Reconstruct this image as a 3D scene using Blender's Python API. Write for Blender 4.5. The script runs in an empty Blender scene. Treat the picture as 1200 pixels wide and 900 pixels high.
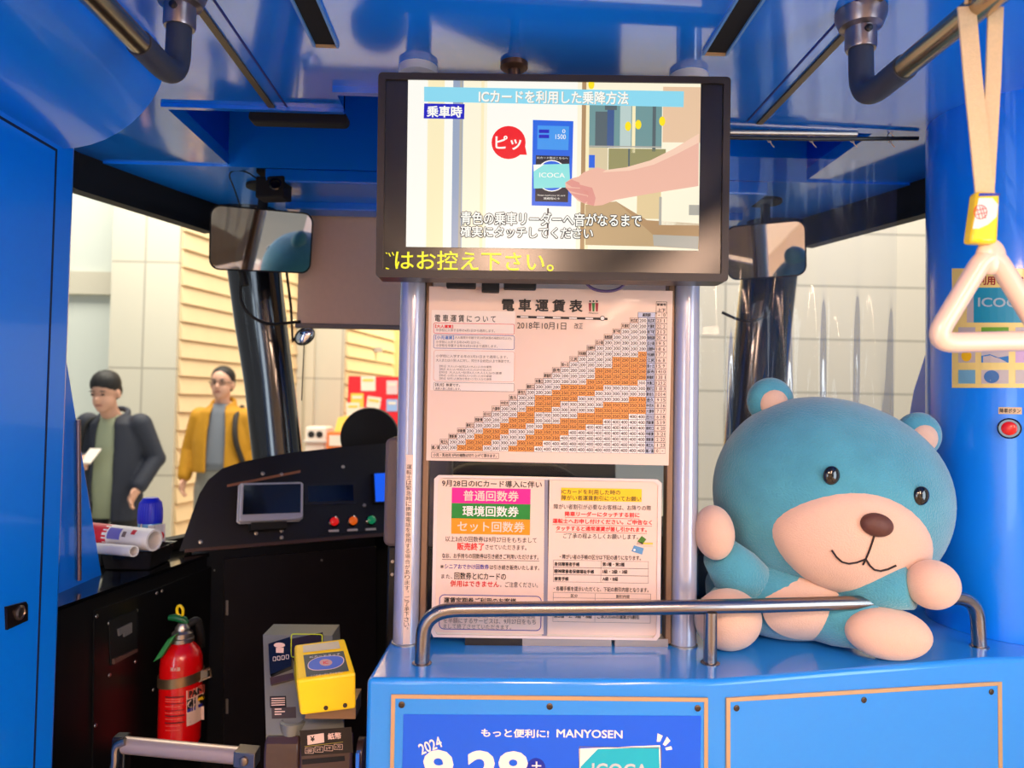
import bpy, bmesh, math, random
from mathutils import Vector as V, Matrix
from mathutils.geometry import delaunay_2d_cdt
def Vector2(p): return V((p[0], p[1]))
random.seed(4)
SC = bpy.context.scene
COL = SC.collection
PI = math.pi

# ------------------------------------------------------------------ camera, light, exposure
CAM = V((0, 0, 1.5)); FPX = 850.0
_yaw, _pit, _rol = math.radians(1.69), math.radians(1.69), math.radians(1.0)
_f = V((math.sin(_yaw) * math.cos(_pit), math.cos(_yaw) * math.cos(_pit), math.sin(_pit)))
_r0 = V((math.cos(_yaw), -math.sin(_yaw), 0)); _u0 = _r0.cross(_f)
CR = _r0 * math.cos(_rol) + _u0 * math.sin(_rol)
CU = _u0 * math.cos(_rol) - _r0 * math.sin(_rol)
CF = _f
cd = bpy.data.cameras.new('camera'); cam = bpy.data.objects.new('camera', cd); COL.objects.link(cam)
cam.matrix_world = Matrix(((CR.x, CU.x, -CF.x, CAM.x), (CR.y, CU.y, -CF.y, CAM.y), (CR.z, CU.z, -CF.z, CAM.z), (0, 0, 0, 1)))
cd.sensor_width = 36; cd.lens = 36 * FPX / 1200; cd.clip_start = 0.02
cd.dof.use_dof = True; cd.dof.focus_distance = 1.2; cd.dof.aperture_fstop = 4.2
SC.camera = cam
SC.view_settings.view_transform = 'Standard'; SC.view_settings.look = 'None'
SC.view_settings.exposure = 0.0; SC.view_settings.gamma = 1.0; SC.view_settings.use_curve_mapping = False
W = bpy.data.worlds.new('hall_daylight'); SC.world = W; W.use_nodes = True
W.node_tree.nodes['Background'].inputs[0].default_value = (0.88, 0.93, 1.0, 1)
W.node_tree.nodes['Background'].inputs[1].default_value = 0.35
try:
    SC.cycles.max_bounces = 10; SC.cycles.transparent_max_bounces = 16
    SC.cycles.caustics_reflective = False; SC.cycles.caustics_refractive = False
    SC.cycles.sample_clamp_indirect = 4.0
    SC.cycles.use_denoising = True
except Exception: pass

def area(name, loc, tgt, sx, sy, power, col):
    l = bpy.data.lights.new(name, 'AREA'); l.shape = 'RECTANGLE'; l.size = sx; l.size_y = sy
    l.energy = power; l.color = col
    o = bpy.data.objects.new(name, l); COL.objects.link(o); o.location = loc
    o.rotation_euler = (V(tgt) - V(loc)).to_track_quat('-Z', 'Y').to_euler()
    return o
WARM = (1.0, 0.63, 0.43)
# the saloon's own two ceiling strip lamps, behind the camera (fixtures built below)
area('saloon_light', (-0.62, -1.35, 2.068), (-0.62, -1.35, 0), 0.10, 2.6, 56, WARM)
area('saloon_light', (0.72, -1.35, 2.068), (0.72, -1.35, 0), 0.10, 2.6, 56, WARM)
area('saloon_light', (0.05, -0.45, 2.068), (0.05, -0.45, 0), 0.30, 0.5, 30, WARM)  # added fill lamp between the strips, without a fixture
# cool daylight of the hall through the saloon's side windows
area('window_daylight', (2.1, -1.0, 1.5), (-.8, .6, 1.2), 1.2, 2.6, 70, (.72, .86, 1.0))
area('window_daylight', (-1.5, -1.6, 1.5), (1.0, .9, 1.3), 1.0, 2.4, 52, (.72, .86, 1.0))
# lamps of the station hall outside
area('hall_lamp', (-2.2, 5.0, 4.6), (-2.2, 6.2, 0.6), 3.4, 2.0, 270, (1.0, 0.93, 0.80))
area('hall_lamp', (-0.4, 9.0, 4.4), (-0.6, 11.0, 1.2), 3.0, 2.5, 330, (1.0, 0.84, 0.55))
area('hall_lamp', (2.6, 3.9, 4.6), (2.6, 5.6, 1.2), 3.0, 1.6, 170, (1.0, 0.95, 0.86))

# ------------------------------------------------------------------ pixel <-> place
def ray(px, py):
    return (CF * FPX + CR * (px - 600) + CU * (450 - py)).normalized()
def P(px, py, Y):
    d = ray(px, py); return CAM + d * ((Y - CAM.y) / d.y)
def PX(px, py, X):
    d = ray(px, py); return CAM + d * ((X - CAM.x) / d.x)
def PZ(px, py, Z):
    d = ray(px, py); return CAM + d * ((Z - CAM.z) / d.z)
def PP(px, py, p0, n):
    d = ray(px, py); return CAM + d * ((p0 - CAM).dot(n) / d.dot(n))

# ------------------------------------------------------------------ materials
def lin(c):
    return tuple(((v / 255) / 12.92 if v / 255 <= .04045 else ((v / 255 + .055) / 1.055) ** 2.4) for v in c)
def mat(name, c, rough=.5, metal=0.0, coat=0.0, emit=0.0, noise=0.0, nscale=40, bump=0.0, bscale=200, sheen=0.0, spec=.5, aniso=0):
    m = bpy.data.materials.new(name); m.use_nodes = True
    nt = m.node_tree; b = nt.nodes['Principled BSDF']; L = lin(c)
    b.inputs['Base Color'].default_value = (*L, 1); b.inputs['Roughness'].default_value = rough
    b.inputs['Metallic'].default_value = metal; b.inputs['Coat Weight'].default_value = coat
    b.inputs['Coat Roughness'].default_value = .06
    b.inputs['Specular IOR Level'].default_value = spec
    if sheen: b.inputs['Sheen Weight'].default_value = sheen; b.inputs['Sheen Roughness'].default_value = .5
    if emit: b.inputs['Emission Color'].default_value = (*L, 1); b.inputs['Emission Strength'].default_value = emit
    if noise or bump:
        tc = nt.nodes.new('ShaderNodeTexCoord')
    if noise:
        n = nt.nodes.new('ShaderNodeTexNoise'); n.inputs['Scale'].default_value = nscale; n.inputs['Detail'].default_value = 4
        nt.links.new(tc.outputs['Object'], n.inputs['Vector'])
        mx = nt.nodes.new('ShaderNodeMix'); mx.data_type = 'RGBA'
        mx.inputs[6].default_value = (*[v * (1 - noise) for v in L], 1)
        mx.inputs[7].default_value = (*[min(1, v * (1 + noise)) for v in L], 1)
        nt.links.new(n.outputs['Fac'], mx.inputs[0]); nt.links.new(mx.outputs[2], b.inputs['Base Color'])
    if bump:
        n2 = nt.nodes.new('ShaderNodeTexNoise'); n2.inputs['Scale'].default_value = bscale; n2.inputs['Detail'].default_value = 3
        nt.links.new(tc.outputs['Object'], n2.inputs['Vector'])
        bp = nt.nodes.new('ShaderNodeBump'); bp.inputs['Strength'].default_value = bump; bp.inputs['Distance'].default_value = .003
        nt.links.new(n2.outputs['Fac'], bp.inputs['Height']); nt.links.new(bp.outputs[0], b.inputs['Normal'])
    return m
def screen(name, c, s=1.0):
    m = bpy.data.materials.new(name); m.use_nodes = True; b = m.node_tree.nodes['Principled BSDF']
    b.inputs['Base Color'].default_value = (.01, .01, .01, 1); b.inputs['Roughness'].default_value = .3
    b.inputs['Emission Color'].default_value = (*lin(c), 1); b.inputs['Emission Strength'].default_value = s
    return m
def clear(name, tint=(1, 1, 1), gloss=.12, rough=.03, f0=.04, haze=0.0, hcol=(255, 255, 255)):
    """thin clear sheet: passes light straight, with a Fresnel reflection"""
    m = bpy.data.materials.new(name); m.use_nodes = True; nt = m.node_tree; nt.nodes.clear()
    o = nt.nodes.new('ShaderNodeOutputMaterial'); t = nt.nodes.new('ShaderNodeBsdfTransparent')
    g = nt.nodes.new('ShaderNodeBsdfGlossy'); mx = nt.nodes.new('ShaderNodeMixShader'); lw = nt.nodes.new('ShaderNodeFresnel')
    lw.inputs['IOR'].default_value = 1.45
    mu = nt.nodes.new('ShaderNodeMath'); mu.operation = 'MULTIPLY'; mu.inputs[1].default_value = gloss / f0 * .35; mu.use_clamp = True
    t.inputs[0].default_value = (*tint, 1); g.inputs['Roughness'].default_value = rough
    nt.links.new(lw.outputs[0], mu.inputs[0]); nt.links.new(mu.outputs[0], mx.inputs[0])
    nt.links.new(t.outputs[0], mx.inputs[1]); nt.links.new(g.outputs[0], mx.inputs[2])
    last = mx
    if haze:
        d = nt.nodes.new('ShaderNodeBsdfDiffuse'); d.inputs[0].default_value = (*lin(hcol), 1)
        m2 = nt.nodes.new('ShaderNodeMixShader'); m2.inputs[0].default_value = haze
        nt.links.new(mx.outputs[0], m2.inputs[1]); nt.links.new(d.outputs[0], m2.inputs[2]); last = m2
    nt.links.new(last.outputs[0], o.inputs['Surface'])
    return m
BLUE = mat('blue_paint', (6, 134, 255), .28, coat=.35, noise=.03, nscale=6)
BLUEC = mat('counter_lit_blue', (40, 142, 232), .22, coat=.5, noise=.02, nscale=5)  # wall blue made lighter: lamplight on the counter put into the colour
BLUECEIL = mat('ceiling_blue_gloss', (20, 132, 252), .10, coat=.7)
BLUECEIL.node_tree.nodes['Principled BSDF'].inputs['Coat Weight'].default_value = 1.0; BLUECEIL.node_tree.nodes['Principled BSDF'].inputs['Coat IOR'].default_value = 1.9
BLUESHADE = mat('recess_shade_blue', (0, 74, 225), .35, coat=.2)  # darker blue carries the shade of the unlit recess
BLACK = mat('black_panel', (16, 15, 16), .32, noise=.2, nscale=30)
BLACKG = mat('black_gloss', (9, 9, 11), .14, coat=.6)
BLACKM = mat('black_matt', (14, 13, 13), .7)
RUBBER = mat('dark_rubber', (48, 54, 70), .55, bump=.1)
STEEL = mat('brushed_steel', (200, 190, 178), .42, metal=1, noise=.06, nscale=60)
RAILSTEEL = mat('satin_rail_steel', (150, 146, 145), .26, metal=1, noise=.05, nscale=50)
BRASS = mat('bronze_strip', (120, 104, 84), .4, metal=.9)
TAN = mat('tan_edge_trim', (205, 165, 120), .4, metal=.3)
POLE = mat('pale_grey_pole', (186, 188, 204), .22, metal=.35, coat=.8)
WHITE = mat('white_plastic', (232, 220, 208), .35, coat=.2)
PAPER = mat('warm_paper', (238, 206, 186), .45, coat=.15)
INK = mat('black_ink', (22, 16, 16), .5)
REDINK = mat('red_ink', (226, 18, 30), .5)
BLUEINK = mat('blue_ink', (40, 48, 150), .5)
GREYINK = mat('grey_ink', (120, 104, 100), .5)
CELL = mat('cell_white', (248, 236, 228), .45)
CELLO = mat('cell_orange', (248, 160, 74), .45)
CELLB = mat('cell_greyblue', (190, 194, 214), .45)
PINK = mat('magenta_ink', (244, 0, 140), .45)
GREEN = mat('green_ink', (6, 130, 40), .45)
ORANGE = mat('orange_ink', (250, 146, 0), .45)
YEL = mat('yellow_ink', (255, 200, 10), .45)
YELLOW = mat('yellow_plastic', (255, 214, 0), .35, coat=.2)
RED = mat('red_enamel', (226, 8, 12), .22, coat=.6)
CLEAR = clear('clear_acrylic', (.97, .98, .98), .05)
GLASS = clear('window_glass', (.96, .98, .98), .035, .0)
VINYL = clear('clear_vinyl', (.95, .96, .98), .055, .06, haze=.03, hcol=(200, 210, 235))
MIRROR = mat('mirror_glass', (235, 238, 240), .02, metal=1)

# ------------------------------------------------------------------ mesh collecting
class MB:
    def __init__(s): s.v = []; s.f = []; s.m = []
    def poly(s, pts, m=0):
        i = len(s.v); s.v += [V(p) for p in pts]; s.f.append(list(range(i, i + len(pts)))); s.m.append(m)
    def raw(s, vs, fs, m=0):
        i = len(s.v); s.v += [V(p) for p in vs]
        for f in fs: s.f.append([i + k for k in f]); s.m.append(m)
    def prism(s, pts, vec, m=0):
        n = len(pts); vec = V(vec); a = [V(p) for p in pts]; b = [p + vec for p in a]
        s.raw(a + b, [list(range(n))[::-1], list(range(n, 2 * n))] + [[k, (k + 1) % n, n + (k + 1) % n, n + k] for k in range(n)], m)
    def box(s, a, b, m=0):
        x0, y0, z0 = [min(a[k], b[k]) for k in range(3)]; x1, y1, z1 = [max(a[k], b[k]) for k in range(3)]
        s.prism([(x0, y0, z0), (x1, y0, z0), (x1, y1, z0), (x0, y1, z0)], (0, 0, z1 - z0), m)
    def obox(s, c, ax, ay, az, m=0):
        c, ax, ay, az = V(c), V(ax), V(ay), V(az)
        s.prism([c - ax - ay - az, c + ax - ay - az, c + ax + ay - az, c - ax + ay - az], az * 2, m)
    def rings(s, rings, m=0, cap0=True, cap1=True, closed=True):
        n = len(rings[0]); vs = [p for r in rings for p in r]; fs = []
        for k in range(len(rings) - 1):
            for j in range(n if closed else n - 1):
                j2 = (j + 1) % n; fs.append([k * n + j, k * n + j2, (k + 1) * n + j2, (k + 1) * n + j])
        if cap0: fs.append(list(range(n))[::-1])
        if cap1: fs.append([(len(rings) - 1) * n + j for j in range(n)])
        s.raw(vs, fs, m)
    def tube(s, path, r, n=14, m=0, caps=True, sx=1.0):
        path = [V(p) for p in path]; rs = r if isinstance(r, (list, tuple)) else [r] * len(path)
        t = (path[1] - path[0]).normalized(); a = t.orthogonal().normalized(); out = []
        for k, p in enumerate(path):
            t2 = ((path[min(k + 1, len(path) - 1)] - p).normalized() + (p - path[max(k - 1, 0)]).normalized()).normalized()
            q = t.rotation_difference(t2); a = q @ a; t = t2; b = t.cross(a)
            out.append([p + (a * math.cos(2 * PI * j / n) * sx + b * math.sin(2 * PI * j / n)) * rs[k] for j in range(n)])
        s.rings(out, m, caps, caps)
    def lathe(s, c, prof, n=28, m=0, axis=(0, 0, 1)):
        c = V(c); ax = V(axis).normalized(); a = ax.orthogonal().normalized(); b = ax.cross(a)
        s.rings([[c + ax * z + (a * math.cos(2 * PI * j / n) + b * math.sin(2 * PI * j / n)) * max(r, 1e-4) for j in range(n)] for r, z in prof], m)
    def ell(s, c, rad, rot=None, m=0, nu=32, nv=20, fn=None):
        c = V(c); R = rot or Matrix.Identity(3); rr = []
        for i in range(nv + 1):
            th = PI * i / nv; row = []
            for j in range(nu):
                ph = 2 * PI * j / nu
                d = V((math.sin(th) * math.cos(ph), math.sin(th) * math.sin(ph), math.cos(th)))
                if i in (0, nv): d = V((1e-3 * math.cos(ph), 1e-3 * math.sin(ph), d.z))
                k = fn(d) if fn else 1.0
                row.append(c + R @ V((d.x * rad[0] * k, d.y * rad[1] * k, d.z * rad[2] * k)))
            rr.append(row)
        s.rings(rr[::-1], m)
    def build(s, name, mats, parent=None, smooth=True, bevel=0.0, seg=2, base=None, angle=35, kind=None):
        mats = mats if isinstance(mats, (list, tuple)) else [mats]
        me = bpy.data.meshes.new(name)
        org = V((0, 0, 0))
        if parent is not None:
            org = wloc(parent)
        elif base is not None: org = V(base)
        elif s.v:
            lo = [min(p[k] for p in s.v) for k in range(3)]; hi = [max(p[k] for p in s.v) for k in range(3)]
            org = V(((lo[0] + hi[0]) / 2, (lo[1] + hi[1]) / 2, lo[2]))
        me.from_pydata([tuple(p - org) for p in s.v], [], s.f)
        for mm in mats: me.materials.append(mm)
        for p, k in zip(me.polygons, s.m): p.material_index = k
        if smooth:
            for p in me.polygons: p.use_smooth = True
            me.set_sharp_from_angle(angle=math.radians(angle))
        me.update()
        o = bpy.data.objects.new(name, me); COL.objects.link(o)
        if parent is not None: o.parent = parent
        else: o.location = org
        if bevel:
            b = o.modifiers.new('edge', 'BEVEL'); b.width = bevel; b.segments = seg; b.limit_method = 'ANGLE'; b.angle_limit = math.radians(40)
        if kind: o['kind'] = kind
        return o
def wloc(o):
    l = V(o.location)
    while o.parent is not None: o = o.parent; l += V(o.location)
    return l
def tag(o, label, cat, group=None):
    o['label'] = label; o['category'] = cat
    if group: o['group'] = group
    return o
def thing(name, loc, label, cat, group=None):
    o = bpy.data.objects.new(name, None); COL.objects.link(o); o.location = loc; o.empty_display_size = .05
    return tag(o, label, cat, group)
def S(o): o['kind'] = 'structure'; return o
def arc(c, r, a0, a1, n, f):
    return [f(c[0] + r * math.cos(a0 + (a1 - a0) * k / n), c[1] + r * math.sin(a0 + (a1 - a0) * k / n)) for k in range(n + 1)]
def rrect(x0, y0, x1, y1, r, n=5):
    pts = []
    for cx, cy, a in ((x1 - r, y1 - r, 0), (x0 + r, y1 - r, PI / 2), (x0 + r, y0 + r, PI), (x1 - r, y0 + r, 1.5 * PI)):
        pts += [(cx + r * math.cos(a + PI / 2 * k / n), cy + r * math.sin(a + PI / 2 * k / n)) for k in range(n + 1)]
    return pts
def bez(pts, n=8, rad=.3):
    """polyline with rounded corners"""
    pts = [V(p) for p in pts]; out = [pts[0]]
    for k in range(1, len(pts) - 1):
        a, b, c = pts[k - 1], pts[k], pts[k + 1]
        r = rad if not isinstance(rad, (list, tuple)) else rad[k]
        p = b + (a - b).normalized() * min(r, (a - b).length * .49); q = b + (c - b).normalized() * min(r, (c - b).length * .49)
        for i in range(n + 1):
            t = i / n; out.append(p * (1 - t) ** 2 + b * 2 * t * (1 - t) + q * t * t)
    out.append(pts[-1]); return out

_tc = {}
def glyphs(s, bold=0.0):
    key = (s, bold)
    if key not in _tc:
        c = bpy.data.curves.new('lettering', 'FONT'); c.body = s; c.resolution_u = 2
        o = bpy.data.objects.new('lettering', c); COL.objects.link(o)
        dg = bpy.context.evaluated_depsgraph_get(); cu = o.evaluated_get(dg).to_curve(dg, apply_modifiers=False)
        vs, fs = [], []; groups = {}
        for sp in cu.splines:
            bp = sp.bezier_points; n = len(bp); loop = []
            for k in range(n):
                p, q = bp[k], bp[(k + 1) % n]
                st = (q.co - p.co); straight = (p.handle_right - p.co).cross(st).length + (q.handle_left - q.co).cross(st).length < 1e-5
                for i in range(1 if straight else 3):
                    t = i / 3; w = p.co * (1 - t) ** 3 + p.handle_right * 3 * t * (1 - t) ** 2 + q.handle_left * 3 * t * t * (1 - t) + q.co * t ** 3
                    loop.append((w.x, w.y))
            if len(loop) > 2: groups.setdefault(len(groups), loop)
        if bold:      # heavier strokes: push every contour outwards
            def ar(l): return sum(l[k][0] * l[(k + 1) % len(l)][1] - l[(k + 1) % len(l)][0] * l[k][1] for k in range(len(l)))
            sg = math.copysign(1, max((ar(l) for l in groups.values()), key=abs))
            for k, l in groups.items():
                n = len(l); o2 = []
                for i in range(n):
                    a_, b_, c_ = Vector2(l[i - 1]), Vector2(l[i]), Vector2(l[(i + 1) % n])
                    n1 = (b_ - a_).normalized(); n2 = (c_ - b_).normalized(); t = n1 + n2
                    if t.length < 1e-3: t = n1
                    t.normalize(); f = 1 / max(.5, t.dot(n1))
                    o2.append((b_.x + t.y * sg * bold * f, b_.y - t.x * sg * bold * f))
                groups[k] = o2
        loops = sorted(groups.values(), key=lambda l: min(p[0] for p in l)); clus = []
        for lp in loops:
            x0, x1 = min(p[0] for p in lp), max(p[0] for p in lp)
            if clus and x0 < clus[-1][0]: clus[-1][1].append(lp); clus[-1][0] = max(clus[-1][0], x1)
            else: clus.append([x1, [lp]])
        for _, g in clus:
            pv, pe = [], []; segs = []
            for lp in g:
                i0 = len(pv); pv += [Vector2(p) for p in lp]; pe += [(i0 + k, i0 + (k + 1) % len(lp)) for k in range(len(lp))]
                segs += [(lp[k], lp[(k + 1) % len(lp)]) for k in range(len(lp))]
            ov, oe, of = delaunay_2d_cdt(pv, pe, [], 0, 1e-6)[:3]
            i0 = len(vs); vs += [(v.x, v.y) for v in ov]
            for f in of:
                mx = sum(ov[k].x for k in f) / len(f); my = sum(ov[k].y for k in f) / len(f); wn = 0
                for (ax, ay), (bx, by) in segs:
                    if (ay > my) != (by > my) and ax + (my - ay) * (bx - ax) / (by - ay) > mx: wn += 1 if by > ay else -1
                if wn: fs.append([i0 + k for k in f])
        o.to_curve_clear(); bpy.data.objects.remove(o); bpy.data.curves.remove(c)
        x0 = min(v[0] for v in vs); x1 = max(v[0] for v in vs); y0 = min(v[1] for v in vs); y1 = max(v[1] for v in vs)
        _tc[key] = ([((x - x0) / (x1 - x0), (y - y0) / max(y1 - y0, 1e-6)) for x, y in vs], fs)
    return _tc[key]
class Sign:
    """print on a surface: fn(px, py, lift) gives the point of the surface that the measured spot lies on"""
    def __init__(s, fn, roll=1.0):
        s.fn = fn; s.mb = MB(); s.mats = []; s.k = 0; s.roll = math.radians(roll)
    def mi(s, m):
        if m not in s.mats: s.mats.append(m)
        return s.mats.index(m)
    def rot(s, x, y, cx, cy, roll=None):
        a = s.roll if roll is None else math.radians(roll)
        dx, dy = x - cx, y - cy
        return cx + dx * math.cos(a) - dy * math.sin(a), cy + dx * math.sin(a) + dy * math.cos(a)
    def lift(s, lv): return .0004 + .00025 * lv
    def poly(s, pts, m, lv=1): s.mb.poly([s.fn(x, y, s.lift(lv)) for x, y in pts][::-1], s.mi(m))
    def rect(s, x0, y0, x1, y1, m, lv=1, roll=None, nx=1):
        cx, cy = (x0 + x1) / 2, (y0 + y1) / 2
        for k in range(nx):
            a, b = x0 + (x1 - x0) * k / nx, x0 + (x1 - x0) * (k + 1) / nx
            s.poly([s.rot(x, y, cx, cy, roll) for x, y in ((a, y0), (b, y0), (b, y1), (a, y1))], m, lv)
    def line(s, x0, y0, x1, y1, w, m, lv=1):
        dx, dy = x1 - x0, y1 - y0; l = math.hypot(dx, dy); nx, ny = -dy / l * w / 2, dx / l * w / 2
        s.poly([(x0 + nx, y0 + ny), (x0 - nx, y0 - ny), (x1 - nx, y1 - ny), (x1 + nx, y1 + ny)], m, lv)
    def frame(s, x0, y0, x1, y1, w, m, lv=1, r=0):
        cx, cy = (x0 + x1) / 2, (y0 + y1) / 2
        p = [s.rot(x, y, cx, cy) for x, y in (rrect(x0, y0, x1, y1, max(r, .01)))]
        q = [s.rot(x, y, cx, cy) for x, y in (rrect(x0 + w, y0 + w, x1 - w, y1 - w, max(r - w, .01)))]
        for k in range(len(p)):
            k2 = (k + 1) % len(p); s.poly([p[k], p[k2], q[k2], q[k]], m, lv)
    def disc(s, cx, cy, rx, ry, m, lv=1, n=28):
        s.poly([(cx + rx * math.cos(2 * PI * k / n), cy + ry * math.sin(2 * PI * k / n)) for k in range(n)], m, lv)
    def ring(s, cx, cy, rx, ry, w, m, lv=1, n=28):
        for k in range(n):
            a, b = 2 * PI * k / n, 2 * PI * (k + 1) / n
            s.poly([(cx + rx * math.cos(a), cy + ry * math.sin(a)), (cx + rx * math.cos(b), cy + ry * math.sin(b)),
                    (cx + (rx - w) * math.cos(b), cy + (ry - w) * math.sin(b)), (cx + (rx - w) * math.cos(a), cy + (ry - w) * math.sin(a))], m, lv)
    def text(s, t, x0, y0, x1, y1, m, bold=0.0, lv=2, roll=None):
        vs, fs = glyphs(t, bold); cx, cy = (x0 + x1) / 2, (y0 + y1) / 2
        pts = [s.fn(*s.rot(x0 + u * (x1 - x0), y1 - v * (y1 - y0), cx, cy, roll), s.lift(lv)) for u, v in vs]
        s.mb.raw(pts, fs, s.mi(m))
    def vtext(s, t, x0, y0, x1, y1, m, bold=0.0, lv=2):
        n = len(t); h = (y1 - y0) / n
        for k, ch in enumerate(t):
            cx = x0 + (x1 - x0) * .5 - (y0 + h * (k + .5) - (y0 + y1) / 2) * math.tan(s.roll)
            w = (x1 - x0) * .5; f = .43
            if ch in '、。':
                s.text(ch, cx + w * .2, y0 + h * k, cx + w * .7, y0 + h * (k + .4), m, bold, lv); continue
            s.text(ch, cx - w, y0 + h * (k + .5 - f), cx + w, y0 + h * (k + .5 + f), m, bold, lv)
    def build(s, name, parent=None): return s.mb.build(name, s.mats, parent, smooth=False)
def on_plane(Y): return lambda px, py, e: P(px, py, Y - e)

# ================================================================== the setting: tram shell
ZC = 2.09
def structure(mb, name, m, **k): return S(mb.build(name, m, **k))
b = MB(); b.box((-1.2, -3.2, -.02), (1.35, 2.6, .03)); structure(b, 'floor', mat('grey_vinyl_floor', (176, 160, 140), .5, noise=.1))
b = MB()
b.box((-1.2, .15, ZC), (1.35, 1.36, ZC + .03))
b.box((-1.2, 1.36, ZC), (-.305, 1.46, ZC + .03)); b.box((.42, 1.36, ZC), (1.35, 1.50, ZC + .03))
b.box((-1.2, 1.46, ZC), (-.667, 1.82, ZC + .03)); b.box((.80, 1.50, ZC), (1.35, 1.82, ZC + .03))
b.box((-.305, 1.345, ZC - .012), (.42, 1.36, ZC + .03)); b.box((-.667, 1.448, ZC - .008), (-.305, 1.46, ZC + .03))
structure(b, 'ceiling', BLUECEIL, smooth=False)
CREAMW = mat('saloon_cream', (236, 226, 206), .5)
b = MB(); b.box((-1.2, -3.2, ZC), (1.35, .15, ZC + .03)); structure(b, 'ceiling_saloon', CREAMW, smooth=False)
b = MB(); b.box((-1.2, -3.25, .03), (1.35, -3.2, ZC)); structure(b, 'wall_rear', CREAMW, smooth=False)
b = MB(); b.box((-.80, -3.2, .03), (-.76, .45, .95)); b.box((-.80, -3.2, 1.75), (-.76, .45, 1.985)); b.box((-.80, -.4, .95), (-.76, .45, 1.75)); structure(b, 'wall_left_saloon', CREAMW, smooth=False)
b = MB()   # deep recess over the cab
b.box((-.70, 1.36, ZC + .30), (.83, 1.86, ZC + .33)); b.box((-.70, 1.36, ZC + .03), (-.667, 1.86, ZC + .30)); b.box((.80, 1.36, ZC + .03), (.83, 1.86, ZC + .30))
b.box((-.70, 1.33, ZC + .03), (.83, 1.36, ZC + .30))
structure(b, 'trim_1', BLUESHADE, smooth=False)
b = MB()
b.box((-.575, 1.82, 2.05), (.70, 2.00, 2.0845)); b.box((-.575, 2.00, 2.03), (.70, 2.07, 2.0845)); b.box((-.575, 2.07, 2.045), (.70, 2.42, 2.0845))
structure(b, 'wall_header', BLUE, smooth=False, bevel=.004)
b = MB(); b.prism([(-.99, 1.8205, 2.085), (1.07, 1.8205, 2.085), (.94, 2.17, 2.085), (.755, 2.39, 2.085), (.40, 2.49, 2.085), (-.3, 2.49, 2.085), (-.655, 2.39, 2.085), (-.828, 2.17, 2.085)], (0, 0, .34)); structure(b, 'ceiling_cab', BLUE, smooth=False)
b = MB(); b.box((-1.2, 1.36, ZC + .03), (-.70, 1.82, ZC + .3)); b.box((.83, 1.36, ZC + .03), (1.35, 1.82, ZC + .3)); structure(b, 'ceiling_cavity', BLUESHADE, smooth=False)
# seams, strips and air slots in the ceiling
for i, (x, w, m) in enumerate(((-.448, .012, BRASS), (.543, .012, BRASS))):
    b = MB(); b.box((x - w / 2, -3, ZC - .004), (x + w / 2, 1.455 if x < 0 else 1.46, ZC + .002)); structure(b, 'trim_%d' % (2 + i), m, smooth=False)
for i, x in enumerate((-.418, .515)):
    b = MB(); b.box((x - .0018, -3, ZC - .0012), (x + .0018, 1.455, ZC + .002)); structure(b, 'trim_%d' % (4 + i), mat('seam_blue', (10, 40, 130), .6), smooth=False)
for i, x in enumerate((-.281, .361)):
    b = MB(); y1 = 1.185 if x < 0 else 1.17
    b.box((x - .017, -.6, ZC - .002), (x + .017, y1, ZC + .002), 0)
    b.box((x - .021, -.6, ZC - .006), (x - .017, y1 + .004, ZC + .001), 1); b.box((x + .017, -.6, ZC - .006), (x + .021, y1 + .004, ZC + .001), 1)
    b.box((x - .017, y1, ZC - .006), (x + .017, y1 + .004, ZC + .001), 2)
    structure(b, 'trim_%d' % (6 + i), [mat('slot_black', (6, 5, 6), .8), mat('slot_lip', (90, 150, 215), .3), TAN], smooth=False)
b = MB(); xa, xb = P(294, 135, 1.48).x, P(409, 135, 1.48).x; b.prism([(x, 1.463, z) for x, z in rrect(xa, 2.064, xb, 2.088, .011)], (0, .03, 0)); structure(b, 'trim_8', BLACKM, smooth=False, bevel=.003)
# ceiling strip lamp fixtures behind the camera
for i, x in enumerate((-.62, .72)):
    t = thing('ceiling_lamp', (x, -1.35, ZC), 'long warm ceiling strip lamp over the saloon ' + ('on the door side' if x < 0 else 'on the window side'), 'lamp', 'saloon ceiling lamps')
    b = MB(); b.box((x - .075, -2.7, ZC - .014), (x - .055, 0, ZC)); b.box((x + .055, -2.7, ZC - .014), (x + .075, 0, ZC)); b.build('lamp_frame', WHITE, t, bevel=.003)
# side walls
b = MB()
b.box((-.80, .45, .03), (-.76, 1.33, 1.985)); structure(b, 'wall_left', BLUE, bevel=.012, seg=3)
b = MB(); sc = mat('seam_dark', (6, 22, 70), .6)
b.box((-.7612, 1.266, .03), (-.7592, 1.2705, 1.93), 0); b.box((-.7612, -.6, 1.926), (-.7592, 1.2705, 1.9305), 0); structure(b, 'door_1', sc, smooth=False)
b = MB()
prof = [(-.80, ZC), (-.80, 1.93)] + [(-.772 + .19 * math.cos(a) , 2.128 + .19 * math.sin(a)) for a in [math.radians(-88 + 8.0 * k) for k in range(11)]] + [(-.585, ZC)]
b.prism([(x, -3.0, z) for x, z in prof], (0, 4.29, 0)); structure(b, 'trim_9', BLUE, angle=30)
b = MB()
prof = [(1.36, ZC), (1.36, 1.93)] + [(1.30 - .19 * math.cos(a), 2.128 + .19 * math.sin(a)) for a in [math.radians(-88 + 8.0 * k) for k in range(11)]] + [(1.11, ZC)]
b.prism([(x, -3.0, z) for x, z in prof], (0, 4.0, 0)); structure(b, 'trim_10', BLUE, angle=30)
b = MB(); b.box((1.30, -3.2, .03), (1.36, 1.30, .95)); b.box((1.30, -3.2, 1.85), (1.36, 1.30, 2.09)); b.box((1.30, .9, .95), (1.36, 1.30, 1.85)); structure(b, 'wall_right', CREAMW, smooth=False)
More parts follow.
